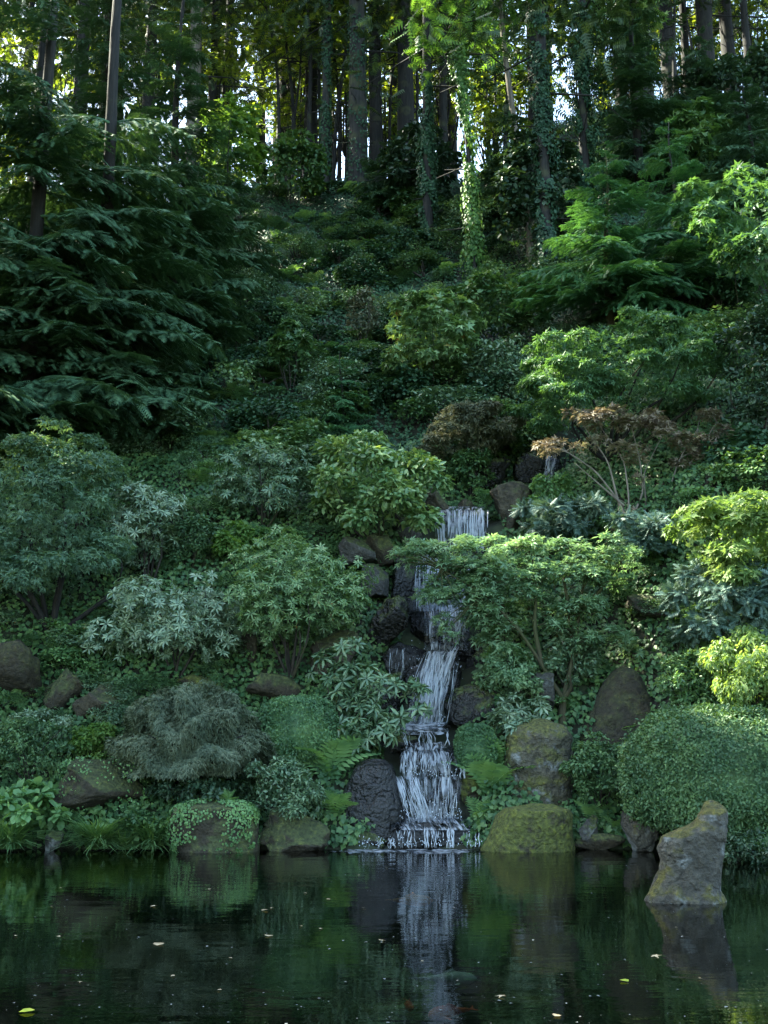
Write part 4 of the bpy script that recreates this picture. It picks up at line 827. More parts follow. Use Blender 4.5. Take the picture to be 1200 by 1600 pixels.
conifer('conifer', 'tall dark conifer with drooping boughs above the left layered shrub', (35, 700), 25, 3.6, 'conifer', 1, 230, .02)
conifer('conifer', 'dark conifer with wide sagging boughs behind the left layered shrub', (150, 655), 24, 3.5, 'conifer', 2, 220, .03)
conifer('conifer', 'blue-green conifer rising between the drooping left conifers and the ivy slope', (262, 560), 15, 3.0, 'conifer', 3, 160, .05)
conifer('conifer', 'mid-size conifer at the edge of the ivy slope', (352, 470), 7.5, 2.5, 'conifer', 4, 76, .05)
conifer('conifer', 'conifer at the far left with sky showing through', (-60, 560), 17, 4.2, 'conifer', 5, 60, .05)
conifer('conifer', 'low young conifer under the drooping left boughs', (255, 690), 2.6, 2.4, 'conifer', 6, 30, .1)
conifer('conifer', 'upslope conifer half hidden behind the left conifers', (150, 420), 17, 3.4, 'conifer', 7, 90, .1)
conifer('hemlock', 'fresh green hemlock with flat tiers right of the ivy trunks', (955, 525), 6.4, 3.3, 'hemlock', 8, 54, .17, bark='bark_moss', trunk_r=.14)
conifer('hemlock', 'second hemlock behind the fresh green hemlock at right', (1065, 480), 6.6, 3.2, 'hemlock', 9, 46, .12, trunk_r=.12)
conifer('young_conifer', 'slim young conifer standing alone on the ivy slope', (534, 680), 3.4, .8, 'hemlock', 10, 30, .04, trunk_r=.035)
conifer('young_conifer', 'shadowed small conifer below the big straight trunk', (615, 335), 4.2, 2.6, 'conifer', 11, 40, .1, trunk_r=.07)

conifer('conifer', 'dark dense conifer at the crest above the fresh green hemlock', (1000, 300), 11, 2.8, 'conifer', 12, 60, .1, trunk_r=.2)
conifer('conifer', 'dark bushy conifer under the right crest trunks', (1105, 235), 5.5, 3.0, 'conifer', 13, 46, .05, trunk_r=.12)
conifer('conifer', 'dark bushy conifer between the fresh hemlocks and the right edge', (1180, 330), 6, 3.0, 'conifer', 14, 46, .05, trunk_r=.12)
conifer('conifer', 'small dark conifer between the bright ivy trunk and the dark one', (795, 330), 5.5, 2.0, 'conifer', 15, 40, .05, trunk_r=.1)
# ------------------------------------------------------------------ tall woodland trees, their crowns cut open along sun rays to light chosen spots
def tall_tree(label, px, wpx, Y=None, base_py=None, h=32, seed=0, lean=(0, 0), bark='bark', ivy=None, ivy_top=14, ivy_n=2500, ivy_fat=.18, crown0=.22, crown_r=4.2, crown_n=1250, fine=True, name='woodland_tree', x=None, group=None, mat='canopy'):
    rg = np.random.default_rng(seed + 900)
    if x is None:
        g = GR(px, base_py) if Y is None else PX(px, base_py or 250, Y)
    else: g = np.array([x, Y, 0.])
    g = np.array([g[0], g[1], float(H(g[0], g[1]))]); t = thing(name, label, 'tree', tuple(g), group)
    r = max(wpx * SC(600, 250, g[1]) / 2, .05)
    V, Fa, p, rd = trunk_mesh(h, r, seed, lean, .3, 1.35, wob=.12 if r > .2 else .3); obj('trunk', mesh_from('trunk', V, Fa), M[bark], t)
    if ivy:
        n = int(ivy_n * 1.7); z = rg.uniform(0, 1, n) ** .9 * ivy_top - .2; a = rg.uniform(-math.pi * 1.1, .1 * math.pi, n); pk = np.sin(z * 1.1 + seed) + np.sin(z * 2.9 + a * 1.5 + seed) + .9 * np.sin(a * 2 + z * .6) > -1.1 + z / ivy_top * .9; z, a = z[pk], a[pk]; n = len(z); cx, cy_ = np.interp(z, p[:, 2], p[:, 0]), np.interp(z, p[:, 2], p[:, 1]); rr = np.interp(z, p[:, 2], rd)
        lump = .55 + .45 * np.sin(z * 1.7 + seed + 2 * np.sin(a * 2 + z))
        rr = rr + .03 + ivy_fat * rg.uniform(0, 1, n) ** 2 * lump; o = np.stack([np.cos(a), np.sin(a), np.zeros(n)], -1)
        P = np.stack([cx, cy_, z], -1) + o * rr[:, None]; N = unit(o + np.array([0, 0, .5]) + rg.normal(size=(n, 3)) * .4); D = unit(np.cross(N, rdir(rg, n)) * .6 - np.array([0, 0, .9]) + o * .3)
        mb = MB(); stamp(mb, 'oval', P, D, N, .13 * rg.uniform(.7, 1.3, n), .11); obj('ivy', mb.mesh('ivy'), M[ivy], t)
    if crown_n:
        n = crown_n; f = rg.uniform(0, 1, n) ** .8; z = h * (crown0 + (1.03 - crown0) * f); br = rg.integers(0, 40, n); ba = br * 2.4 + rg.normal(size=n) * .16
        ln = crown_r * np.minimum(1, 1.45 - f * 1.25) * rg.uniform(.05, 1, n) ** .6
        zz = h * (crown0 + (1.0 - crown0) * np.clip(np.round(f * 22 + (br % 5) / 5) / 22, 0, 1)) + rg.normal(size=n) * .25 - .18 * ln
        P = np.stack([np.interp(zz, p[:, 2], p[:, 0]) + np.cos(ba) * ln, np.interp(zz, p[:, 2], p[:, 1]) + np.sin(ba) * ln, zz], -1)
        P = P[sun_gap(P + g)]; n = len(P); D = unit(np.stack([np.cos(ba[:n]), np.sin(ba[:n]), np.full(n, -.35)], -1) + rg.normal(size=(n, 3)) * .5); N = unit(rg.normal(size=(n, 3)) * .45 + np.array([0, 0, 1.]))
        mb = MB(); stamp(mb, 'spray' if fine else 'oval', P, D, N, (.7 if fine else 1.1) * rg.uniform(.7, 1.3, n), .65 if fine else .75)
        lm = MB()
        for q in range(14):
            z0 = h * (crown0 + (.95 - crown0) * q / 14); aa = q * 2.4; l = crown_r * (1.1 - q / 14); c = np.array([np.interp(z0, p[:, 2], p[:, 0]), np.interp(z0, p[:, 2], p[:, 1]), z0])
            tube(lm, np.array([c, c + l * .4 * np.array([math.cos(aa), math.sin(aa), -.05]), c + l * .7 * np.array([math.cos(aa + .2), math.sin(aa + .2), -.25])]), [.05, .03, .01], 5)
        for q in range(9):
            z0 = rg.uniform(1.5, h * crown0); aa = rg.uniform(0, 6.28); c = np.array([np.interp(z0, p[:, 2], p[:, 0]), np.interp(z0, p[:, 2], p[:, 1]), z0]); l = rg.uniform(.4, 1.4)
            tube(lm, np.array([c, c + l * np.array([math.cos(aa), math.sin(aa), rg.uniform(-.3, .2)])]), [.035, .012], 4)
        obj('limb', lm.mesh('limb'), M['bark'], t, kind='stuff'); obj('crown', mb.mesh('crown'), M[mat], t)
    return t
tt = tall_tree
tt('dark straight trunk rising among the upslope left conifers', 228, 22, 49, seed=1)
tt('sunlit reddish trunk beside the leafy backlit maple at left', 299, 24, 48, seed=2, bark='bark_pale')  # pale bark puts the sunlight into this trunk's colour
tt('slim dark trunk just right of the sunlit reddish trunk', 325, 15, 49.5, seed=3, lean=(.01, 0))
tt('thick trunk wholly clothed in dark ivy at the crest', 408, 26, None, 262, seed=4, ivy='ivy', ivy_top=18, ivy_n=6500, ivy_fat=.55)
tt('slim ivy-flecked trunk left of the big straight trunk', 508, 15, None, 302, seed=5, bark='bark_grey', ivy='ivy', ivy_top=12, ivy_n=1100, ivy_fat=.06, crown_r=3)
tt('big straight grey trunk flecked with ivy, at the crest', 561, 31, None, 300, seed=6, bark='bark_grey', ivy='ivy', ivy_top=14, ivy_n=900, ivy_fat=.05, lean=(-.012, 0))
tt('dark trunk just right of the big straight grey trunk', 590, 23, 48.5, 240, seed=7, lean=(-.015, 0))
tt('stout dark trunk between the big grey trunk and the bright ivy trunk', 634, 29, 48, 230, seed=8)
tt('trunk with ivy up to mid height left of the bright ivy trunk', 671, 16, None, 395, seed=9, ivy='ivy', ivy_top=9, ivy_n=3000, ivy_fat=.2, lean=(-.012, 0))
tt('slender dark trunk close behind the ivied trunk', 693, 15, 49, 230, seed=10)
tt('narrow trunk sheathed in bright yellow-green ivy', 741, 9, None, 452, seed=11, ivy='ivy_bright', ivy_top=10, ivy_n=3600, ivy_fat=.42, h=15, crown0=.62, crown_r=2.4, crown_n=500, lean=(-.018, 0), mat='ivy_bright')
tt('bare slender leaning trunk with pale bark', 832, 12, None, 420, seed=12, bark='bark_pale', h=20, lean=(-.07, 0), crown0=.6, crown_r=2, crown_n=160)
tt('thick dark ivy-clad trunk right of the bare leaning trunk', 856, 20, None, 440, seed=13, ivy='ivy', ivy_top=20, ivy_n=5000, ivy_fat=.4)
tt('shorter trunk smothered in pale glinting ivy', 917, 16, None, 330, seed=14, ivy='ivy', ivy_top=8.5, ivy_n=4200, ivy_fat=.75, h=24)
tt('broad black trunk above the fresh green hemlock', 1010, 34, 46, 250, seed=15)
tt('thin dark trunk left of the three right crest trunks', 1082, 15, 50, seed=16)
tt('thick dark trunk on the right crest', 1115, 30, 49, seed=17)
tt('dark trunk between thick and thin right crest trunks', 1150, 25, 50, seed=18)
tt('thin dark trunk furthest along the right crest', 1181, 14, 49, seed=19)
tt('dark trunk deep inside the left conifers', 120, 24, 47, seed=20)
tt('dark slim trunk at the left edge of the wood', 55, 18, 48, seed=21)
# slender curved saplings between the ivied trunk and the big grey trunk
rgS = np.random.default_rng(33)
for k, (px, ln, wd) in enumerate(((448, -.10, 7), (462, -.05, 8), (474, .03, 7), (488, -.04, 9), (497, .02, 8), (520, .05, 7), (532, -.03, 8), (447, .06, 5), (540, .05, 6), (606, .04, 6), (655, -.03, 7), (788, .03, 7), (1060, .02, 7), (1096, -.02, 6))):
    tt('slender sapling stem among the backlit crest trees', px, wd, 47.5 + rgS.uniform(0, 4), seed=40 + k, lean=(ln, 0), h=14, crown0=.55, crown_r=2.2, crown_n=140, mat='glow_leaf', name='sapling', group='slender saplings at the crest')
# deeper woodland, its crowns carried out of view to shade the garden
k = 0
for x, y in [(-26, 52), (-20, 58), (-31, 60), (-15, 55), (-10, 60), (-5, 56), (0, 61), (4, 55), (9, 60), (14, 55), (19, 60), (24, 54), (-25, 67), (-18, 70), (-12, 66), (-7, 72), (-1, 67), (5, 71), (10, 66), (16, 72), (22, 67), (-36, 70), (-30, 77), (-22, 79), (-14, 79), (-5, 80), (3, 80), (28, 62), (-3, 51.5), (7, 50.5), (15, 49), (21, 47), (-22, 46), (-28, 44)]:
    tt('dark woodland trunk standing deep behind the crest', 0, 20 + (k * 7) % 12, y, x=x + .8 * math.sin(k * 3.3), seed=100 + k, h=33 + (k * 5) % 6, crown0=.34 if y < 56 else .55, crown_r=5.2, crown_n=900 if y < 56 else 450, fine=False, group='woodland trees behind the crest'); k += 1
for x in (-17, -23, -29, -36, -43):  # unseen trees added left of the view to shade the garden
    for y in (13, 20, 27, 34, 41, 48):
        if x == -17 and y > 30: continue
        tt('unseen shade tree added on the left flank of the pond', 0, 22, y + 2.5 * math.sin(k * 2.1), x=x + 1.5 * math.sin(k * 3.7), seed=100 + k, h=36, crown0=.22, crown_r=5.6, crown_n=620, fine=False, group='woodland trees on the left flank'); k += 1
# leafy backlit maples of the woodland edge
def edge_maple(label, px, py, Y, rpx, n, seed, mat='glow_leaf', L=.24, group='backlit maples at the woodland edge'):
    rg = np.random.default_rng(seed); c = PX(px, py, Y); s = SC(px, py, Y); g = np.array([c[0], c[1], float(H(c[0], c[1]))]); t = thing('woodland_maple', label, 'tree', tuple(g), group)
    r = np.array([rpx * s, rpx * s * .8, rpx * s * 1.25]); m = 40; d = rdir(rg, m); cc = c + d * rg.uniform(.2, 1, m)[:, None] * r; mb = MB()
    cc = cc[sun_gap(cc)]; m = len(cc)  # leaf clumps dropped along the sun rays to the chosen spots
    for q in range(m): clump_leaves(mb, rg, cc[q], rpx * s * .33, n // 40, .4, 'maple', L, L, d[q], .9, .2)
    obj('crown', mb.mesh('crown', g), M[mat], t); sm = MB(); tube(sm, np.array([g - [0, 0, .3], g + (c - g) * .5 + [.1, 0, 0], c]), [.11, .09, .05], 7); stems(sm, g + (c - g) * .45, cc[:14], .05, rg, 5); obj('trunk', sm.mesh('trunk', g), M['bark'], t)
for k, (px, py, Y, rp, n) in enumerate([(350, 90, 50, 75, 1500), (250, 60, 53, 70, 1000), (120, 60, 55, 80, 1100), (20, 100, 54, 80, 1100), (20, 280, 50, 70, 1000), (460, 90, 54, 75, 900), (520, 170, 56, 60, 700), (600, 90, 57, 80, 900), (660, 60, 58, 70, 800), (770, 60, 54, 80, 1300), (830, 180, 52, 60, 900), (900, 60, 53, 90, 1500), (980, 70, 56, 80, 1200), (1060, 60, 58, 70, 800), (1130, 60, 58, 70, 800), (1190, 90, 56, 60, 700), (480, 30, 60, 60, 500), (1090, 110, 54, 40, 500), (700, 150, 54, 60, 800), (560, 30, 60, 70, 600), (770, 200, 50, 55, 900), (800, 130, 56, 60, 900), (470, 180, 52, 50, 700), (540, 100, 54, 50, 700), (615, 190, 52, 45, 600), (1170, 30, 54, 60, 900), (1040, 90, 52, 50, 700), (440, 150, 58, 60, 900), (500, 60, 62, 70, 900), (640, 130, 62, 60, 900), (590, 160, 64, 60, 800), (760, 130, 60, 60, 1000), (1140, 30, 62, 70, 900), (1080, 30, 62, 60, 800), (830, 90, 58, 60, 1000), (60, 180, 58, 80, 1100), (170, 120, 60, 70, 900), (690, 60, 52, 50, 800), (960, 130, 58, 60, 900)]):
    edge_maple('yellow-green backlit maple between the crest trunks', px, py, Y, rp, n, 200 + k)
bush('maple', 'leafy yellow-lit maple at the edge of the left conifers', (310, 150, 420, 330), (375, 380), 'lime', 'maple', .19, .19, 2600, 36, .25, .4, seed=81, cat='tree', nstem=6)
bush('maple', 'green maple spreading over the crest right of the pale ivy trunk', (840, 10, 1030, 130), (960, 240), 'camellia', 'maple', .19, .19, 3000, 40, .24, .4, seed=82, cat='tree', nstem=6)
bush('maple', 'dappled shrubby maple above the second hemlock', (1010, 160, 1130, 300), (1075, 330), 'groundleaf', 'maple', .18, .18, 2600, 34, .26, .4, seed=83, cat='tree', nstem=5)
bush('maple', 'pale maple crown bursting over the bright ivy trunk', (690, 30, 790, 140), (750, 240), 'maple_green', 'maple', .18, .18, 1800, 26, .28, .4, seed=84, cat='tree', nstem=4, Y=44)
bush('shrub', 'dark thicket along the crest under the big grey trunk', (590, 200, 720, 330), (655, 345), 'dark_leaf', 'round', .15, .1, 4500, 34, .26, seed=85)
bush('shrub', 'dark thicket along the crest below the right crest trunks', (1040, 100, 1260, 230), (1150, 245), 'dark_leaf', 'round', .16, .1, 6500, 44, .24, .6, seed=86)
bush('shrub', 'leafy thicket at the crest between the two ivied trunks', (395, 215, 520, 320), (455, 330), 'groundleaf', 'round', .15, .1, 3800, 32, .26, seed=87)
bush('shrub', 'dark thicket at the crest behind the thick dark ivy-clad trunk', (755, 190, 900, 420), (825, 432), 'dark_leaf', 'round', .15, .1, 6500, 46, .22, seed=88)

# ------------------------------------------------------------------ ground cover (nobody could count it)
def cover(name, label, x0, x1, y0, y1, n, L, mat, seed, leaf='round', clear=None):
    rg = np.random.default_rng(seed); Y = rg.uniform(y0, y1, n); X = rg.uniform(0, 1, n) * (x1 - x0) + x0; lim = .37 * Y + 1; kp = np.abs(X) < lim; X, Y = X[kp], Y[kp]
    m = (Y - shore(X) > .0) & ~((np.abs(X - np.interp(Y, STY, STWX)) < .9) & (Y < 26)); X, Y = X[m], Y[m]; n = len(X)
    e = .1; Z = H(X, Y); gx = (H(X + e, Y) - Z) / e; gy = (H(X, Y + e) - Z) / e; Nn = unit(np.stack([-gx, -gy, np.ones(n)], -1))
    lump = .5 + .5 * np.sin(X * 1.9 + 1.7 * np.sin(Y * 1.3)) * np.cos(Y * 1.6 + X * .7)
    P = np.stack([X, Y, Z], -1) + Nn * (.02 + rg.uniform(0, 1, n) * (.10 + .25 * lump))[:, None]
    N = unit(Nn * .6 + np.array([0, -.25, .5]) + rg.normal(size=(n, 3)) * .35); D = unit(np.cross(N, rdir(rg, n)) * .7 + np.array([0, -.4, -.5]))
    s = rg.uniform(.7, 1.3, n); mb = MB(); stamp(mb, leaf, P, D, N, L * s, L * .85 * s); o = obj(name, mb.mesh(name), M[mat], kind='stuff'); o['label'] = label; o['category'] = 'ground cover'; return o
cover('ivy_ground_cover', 'dark ivy carpeting the steep slope below the wood', -15, 15, 27, 48, 160000, .10, 'ivy', 1)
cover('bank_ground_cover', 'small-leaved ground cover on the planted banks beside the falls', -10, 10, 19.6, 28, 85000, .11, 'groundleaf', 2, 'oval')
# ivy on the shore block and the mossy boulder (part of the plants that creep there)
def creeper(name, label, box, Y, n, seed, L=.045, mat='fern'):
    rg = np.random.default_rng(seed); x0, y0, x1, y1 = box; c = PX((x0 + x1) / 2, (y0 + y1) / 2, Y); s = SC((x0 + x1) / 2, y1, Y); r = np.array([(x1 - x0) / 2 * s, .62 * (x1 - x0) / 2 * s, (y1 - y0) / 2 * s])
    d = rdir(rg, n); d = d[(d[:, 1] < .3) & (d[:, 2] > -.8)]; keep = np.array([nz(q, 2.5, seed) for q in d]) + .25 * d[:, 2] + .12 > 0; d = d[keep]; sp = np.sign(d) * np.abs(d) ** .62; P = c + sp * r * (1.0 + rg.uniform(0, .05, len(d)))[:, None]
    N = unit(d + rg.normal(size=d.shape) * .35); D = unit(np.cross(N, rdir(rg, len(d))) - np.array([0, 0, .6])); mb = MB(); stamp(mb, 'round', P, D, N, L * rg.uniform(.6, 1.2, len(d)), L)
    o = obj(name, mb.mesh(name, c), M[mat], loc=c, kind='stuff'); o['label'] = label; o['category'] = 'ivy'
creeper('creeping_ivy', 'small ivy leaves creeping over the squared shore boulder', (264, 1250, 404, 1336), 19.75, 5200, 1)
creeper('creeping_ivy', 'sparse ivy leaves dotting the brown mossy boulder', (88, 1182, 236, 1268), GR(162, 1268)[1], 1500, 5, .04)

# ------------------------------------------------------------------ ferns and grasses
FR = mesh_from('frond', *T_frond(11)); FR.materials.append(M['fern'])
def fern(label, px, py, rpx, nf, seed, Y=None, name='fern', mat='fern', tilt=(25, 75), front=True, group=None):
    rg = np.random.default_rng(seed); g = GR(px, py) if Y is None else PX(px, py, Y); s = SC(px, py, g[1]); t = thing(name, label, 'fern', tuple(g), group)
    for k in range(nf):
        a = 2 * math.pi * k / nf + rg.uniform(-.3, .3); 
        if front and math.sin(a) > .7: a = -a
        o = obj('frond', FR, None, t, (0, 0, 0)); l = rpx * s * rg.uniform(.75, 1.15); o.scale = (l * 1.1, l, l); o.rotation_euler = (R(rg.uniform(*tilt)), rg.uniform(-.25, .25), a - math.pi / 2)
    return t
fern('large fern with arching fronds left of the lower falls', 512, 1222, 92, 8, 1)
fern('small fern hanging below the large fern left of the falls', 524, 1280, 58, 7, 2)
fern('large fern with layered fronds right of the lower falls', 766, 1250, 92, 9, 3)
fern('second fern above the large right fern, beside the standing stone', 772, 1214, 70, 8, 4)
fern('low fern at the foot of the large right fern', 752, 1292, 50, 8, 5)
fern('small fern between pyramid stone and clipped mound', 978, 1160, 52, 8, 6)
fern('fern behind the small pale upright stone', 928, 1290, 50, 8, 7)
fern('fern between the small pale upright stone and the mound', 962, 1302, 42, 7, 8)
fern('pale fern under the clipped ball shrub', 536, 1186, 60, 7, 9)
fern('sword fern standing alone below the drooping conifers', 318, 762, 46, 11, 10)
fern('drooping fern at the far right shore', 1195, 1372, 50, 9, 11)
fern('small fern left of the big dark brown boulder', 30, 1104, 36, 7, 12)
fern('tiny fern on top of the squared shore boulder', 356, 1256, 26, 7, 13, 19.8)
fern('fern beside the broad-leaved perennial clump', 75, 1278, 46, 8, 14)
# sword ferns over the slope: one mesh each
fm = MB(); rgf = np.random.default_rng(3)
for k in range(13):
    a = 2 * math.pi * k / 13 + rgf.uniform(-.2, .2); e = rgf.uniform(.35, .8)
    stamp(fm, 'frond', np.zeros((1, 3)), np.array([[math.cos(a), math.sin(a), e]]), np.array([[-math.cos(a) * e, -math.sin(a) * e, 1.0]]), rgf.uniform(.75, 1.1), 1.0)
fme = fm.mesh('sword_fern'); fme.materials.append(M['fern']); fme2 = fme.copy(); fme2.materials.clear(); fme2.materials.append(M['groundleaf'])
rgf = np.random.default_rng(8)
def slope_spots(n, boxes, rg):
    w_ = np.array([(b[2] - b[0]) * (b[3] - b[1]) for b in boxes], float); q = rg.choice(len(boxes), n, p=w_ / w_.sum())
    return [(rg.uniform(boxes[i][0], boxes[i][2]), rg.uniform(boxes[i][1], boxes[i][3])) for i in q]
for k, (px, py) in enumerate(slope_spots(130, [(400, 300, 640, 610), (280, 640, 520, 770), (430, 300, 720, 470), (300, 560, 560, 660), (860, 560, 1000, 620), (560, 330, 860, 440)], rgf)):
    g = GR(px, py); o = obj('sword_fern', fme if k % 4 == 0 else fme2, loc=g); s = rgf.uniform(.5, .85); o.scale = (s, s, s * rgf.uniform(.8, 1.1)); o.rotation_euler = (rgf.uniform(.1, .4), 0, rgf.uniform(0, 6.28))
    tag(o, 'sword fern growing out of the ivy on the steep slope', 'fern', 'sword ferns on the ivy slope')
# small understory shrubs over the slope
def proto(mat, leaf, L, n, seed, flat=.6):
    rg = np.random.default_rng(seed); mb = MB(); cc, od = crown_clumps(rg, 22, np.array([0, 0, .5]), np.array([.75, .75, .5]), (.5, 1), -.4)
    for q in range(len(cc)): clump_leaves(mb, rg, cc[q], .34, n // 22, flat, leaf, L, L * (.5 if leaf == 'oval' else .9), od[q])
    sm = MB(); stems(sm, np.zeros(3), cc[:7], .03, rg, 5); a = mb.mesh('crown'); a.materials.append(M[mat]); b = sm.mesh('stem'); b.materials.append(M['twig']); return a, b
PR = [proto('groundleaf', 'round', .085, 1500, 1), proto('ivy', 'round', .09, 1500, 2), proto('rhodo', 'oval', .09, 1700, 3), proto('azalea', 'oval', .08, 1700, 4), proto('camellia', 'maple', .10, 900, 5)]
PL = ['small leafy green bush on the ivy slope', 'small dark ivy-grown bush on the ivy slope', 'small bluish long-leaved bush on the ivy slope', 'small dense dark bush on the ivy slope', 'small fresh green maple-leaved bush on the ivy slope']
rgf = np.random.default_rng(18)
spots = slope_spots(255, [(370, 290, 640, 580), (280, 560, 560, 780), (600, 380, 720, 640), (440, 600, 700, 700), (380, 330, 700, 600), (0, 600, 300, 720), (560, 320, 900, 470), (850, 420, 1190, 620), (1100, 690, 1200, 800), (760, 640, 850, 740)], rgf)
for k, (px, py) in enumerate(spots):
    g = GR(px, py); j = (k * 7 + k // 5) % 5; j = (1, 3)[k % 2] if 370 < px < 620 and 290 < py < 470 else j; s = rgf.uniform(.5, 1.2) * (.8 if 390 < px < 620 and 320 < py < 610 else 1)
    if not sun_gap((g + [0, 0, .5])[None], .3, 1.5)[0]: continue  # bushes that would block a chosen sun patch are left out
    t = thing('understory_bush', PL[j], 'shrub', tuple(g), 'understory bushes on the slope: ' + str(('green', 'ivy-grown', 'bluish', 'dense dark', 'maple-leaved')[j]))
    t.scale = (s * rgf.uniform(.9, 1.4), s, s * rgf.uniform(.7, 1.1)); t.rotation_euler = (0, 0, rgf.uniform(0, 6.28)); obj('crown', PR[j][0], None, t); obj('stem', PR[j][1], None, t, kind='stuff')
PB = [proto('groundleaf', 'oval', .075, 1900, 11), proto('azalea', 'oval', .07, 1900, 12), proto('rhodo', 'oval', .08, 1900, 13), proto('fern', 'round', .085, 1300, 14)]
BL = ['small leafy green bush filling the planted bank', 'small dense dark bush filling the planted bank', 'small bluish bush filling the planted bank', 'small fresh green bush filling the planted bank']
spots = slope_spots(130, [(0, 960, 400, 1110), (0, 1060, 260, 1200), (230, 840, 540, 930), (150, 780, 480, 860), (430, 1060, 540, 1120), (780, 1020, 900, 1130), (960, 960, 1200, 1030), (830, 860, 1060, 960), (880, 780, 1200, 880), (1040, 700, 1200, 780), (770, 850, 830, 1000)], rgf)
for k, (px, py) in enumerate(spots):
    g = GR(px, py); j = (k * 5 + k // 4) % 4; s = rgf.uniform(.28, .6); t = thing('bank_bush', BL[j], 'shrub', tuple(g), 'bushes on the planted bank: ' + ('green', 'dense dark', 'bluish', 'fresh green')[j])
    t.scale = (s * rgf.uniform(.9, 1.5), s, s * rgf.uniform(.6, 1.0)); t.rotation_euler = (0, 0, rgf.uniform(0, 6.28)); obj('crown', PB[j][0], None, t); obj('stem', PB[j][1], None, t, kind='stuff')
# arching grass tufts at the pond edge
def tuft(label, px, py, rpx, n, seed, Y=None):
    rg = np.random.default_rng(seed); g = GR(px, py) if Y is None else PX(px, py, Y); s = SC(px, py, g[1]); a = rg.uniform(0, 2 * math.pi, n); e = rg.uniform(.35, 2.2, n); l = rpx * s * rg.uniform(.6, 1.15, n)
    D = unit(np.stack([np.cos(a), np.sin(a) - .15, e], -1)); N = unit(np.stack([-np.cos(a) * e, -np.sin(a) * e, np.full(n, 1.)], -1)); N = np.where((N @ np.array([0, 0, 1.]))[:, None] < 0, -N, N)
    P = np.stack([rg.normal(size=n) * .07, rg.normal(size=n) * .06, np.zeros(n)], -1); T, Fa = T_blade(); ys = np.array([0, .3, .62, .95]); zs = np.array([0, .02, -.12, -.42]); T[:, 1] = np.repeat(ys, 2); T[:, 2] = np.repeat(zs, 2)
    mb = MB(); stamp(mb, (T, Fa), P, D, N, l, .03); t = thing('grass_tuft', label, 'grass', tuple(g)); obj('blades', mb.mesh('blades'), M['grass'], t, kind='stuff')
tuft('arching grass tuft at the left end of the pond edge', 12, 1326, 72, 420, 1, 19.6)
tuft('large arching grass tuft right of the small round grey stone', 152, 1326, 78, 480, 2, 19.75)
tuft('arching grass tuft beside the squared shore boulder', 238, 1326, 72, 460, 3, 19.85)
tuft('short grass tuft between the two larger arching tufts', 196, 1327, 52, 260, 4, 19.8)
tuft('drooping grass tuft under the mound at the right shore', 1190, 1345, 60, 380, 5, 18.2)
bush('low_shrub', 'fresh leafy plant between the grass tufts and the mossy boulder', (180, 1262, 270, 1312), (225, 1314), 'groundleaf', 'oval', .06, .03, 2200, 16, .34, seed=90, nstem=0)
bush('low_shrub', 'dark rosemary-like shrub hanging over the pond at the right shore', (1130, 1300, 1260, 1365), (1195, 1368), 'dark_leaf', 'oval', .06, .025, 3500, 22, .3, seed=91, Y=18.0)

# ---- repeats are told apart by the landmark they stand next to
SLOPE = [(534, 620, 'by the slim young conifer'), (675, 560, 'by the pale vine maple'), (150, 640, 'under the left conifers'), (352, 470, 'by the mid-size slope conifer'), (741, 430, 'by the bright ivy trunk'), (410, 760, 'by the bluish rhododendron'),
         (955, 640, 'by the broad layered maple'), (955, 470, 'by the fresh green hemlock'), (561, 330, 'below the big straight grey trunk'), (590, 740, 'above the glossy camellia'), (735, 680, 'by the reddish-brown maple'), (1100, 730, 'behind the rusty thin maple'),
         (856, 420, 'by the thick dark ivy-clad trunk'), (318, 758, 'by the lone sword fern'), (671, 400, 'by the half-ivied trunk'), (455, 570, 'by the yellow-tipped shrub'), (1190, 600, 'by the very dark evergreen'), (250, 690, 'by the low young conifer')]
BANK = [(300, 1100, 'behind the grey dome maple'), (285, 1040, 'under the silvery rhododendron'), (45, 1090, 'by the big dark brown boulder'), (985, 1090, 'by the dark pyramid stone'), (1020, 950, 'by the flat pale boulder'), (880, 1000, 'under the spreading maple'), (1080, 1000, 'under the juniper mass'),
        (470, 1090, 'behind the clipped ball shrub'), (366, 850, 'by the yellow-green shrub'), (230, 900, 'by the tucked-in rhododendron'), (455, 900, 'by the tall green rhododendron'), (985, 830, 'under the rusty thin maple'), (1165, 900, 'by the yellow-green leafy maple'), (160, 1110, 'by the blocky brown boulder'), (870, 860, 'by the curtain-side juniper'), (790, 900, 'beside the falls')]
CREST = [(55, 100, 'at the left edge of the wood'), (120, 100, 'behind the left conifers'), (228, 100, 'by the dark straight left trunk'), (299, 100, 'by the sunlit reddish trunk'), (408, 100, 'by the thick ivy-clothed trunk'), (508, 100, 'by the slim ivy-flecked trunk'), (561, 100, 'by the big straight grey trunk'), (634, 100, 'by the stout dark trunk'),
         (671, 100, 'by the half-ivied trunk'), (741, 100, 'by the bright ivy trunk'), (815, 100, 'by the bare leaning trunk'), (856, 100, 'by the thick dark ivy-clad trunk'), (917, 100, 'by the pale glinting ivy trunk'), (1010, 100, 'by the broad black trunk'), (1115, 100, 'by the thick right crest trunk'), (1181, 100, 'at the right end of the crest')]
bpy.context.view_layer.update()
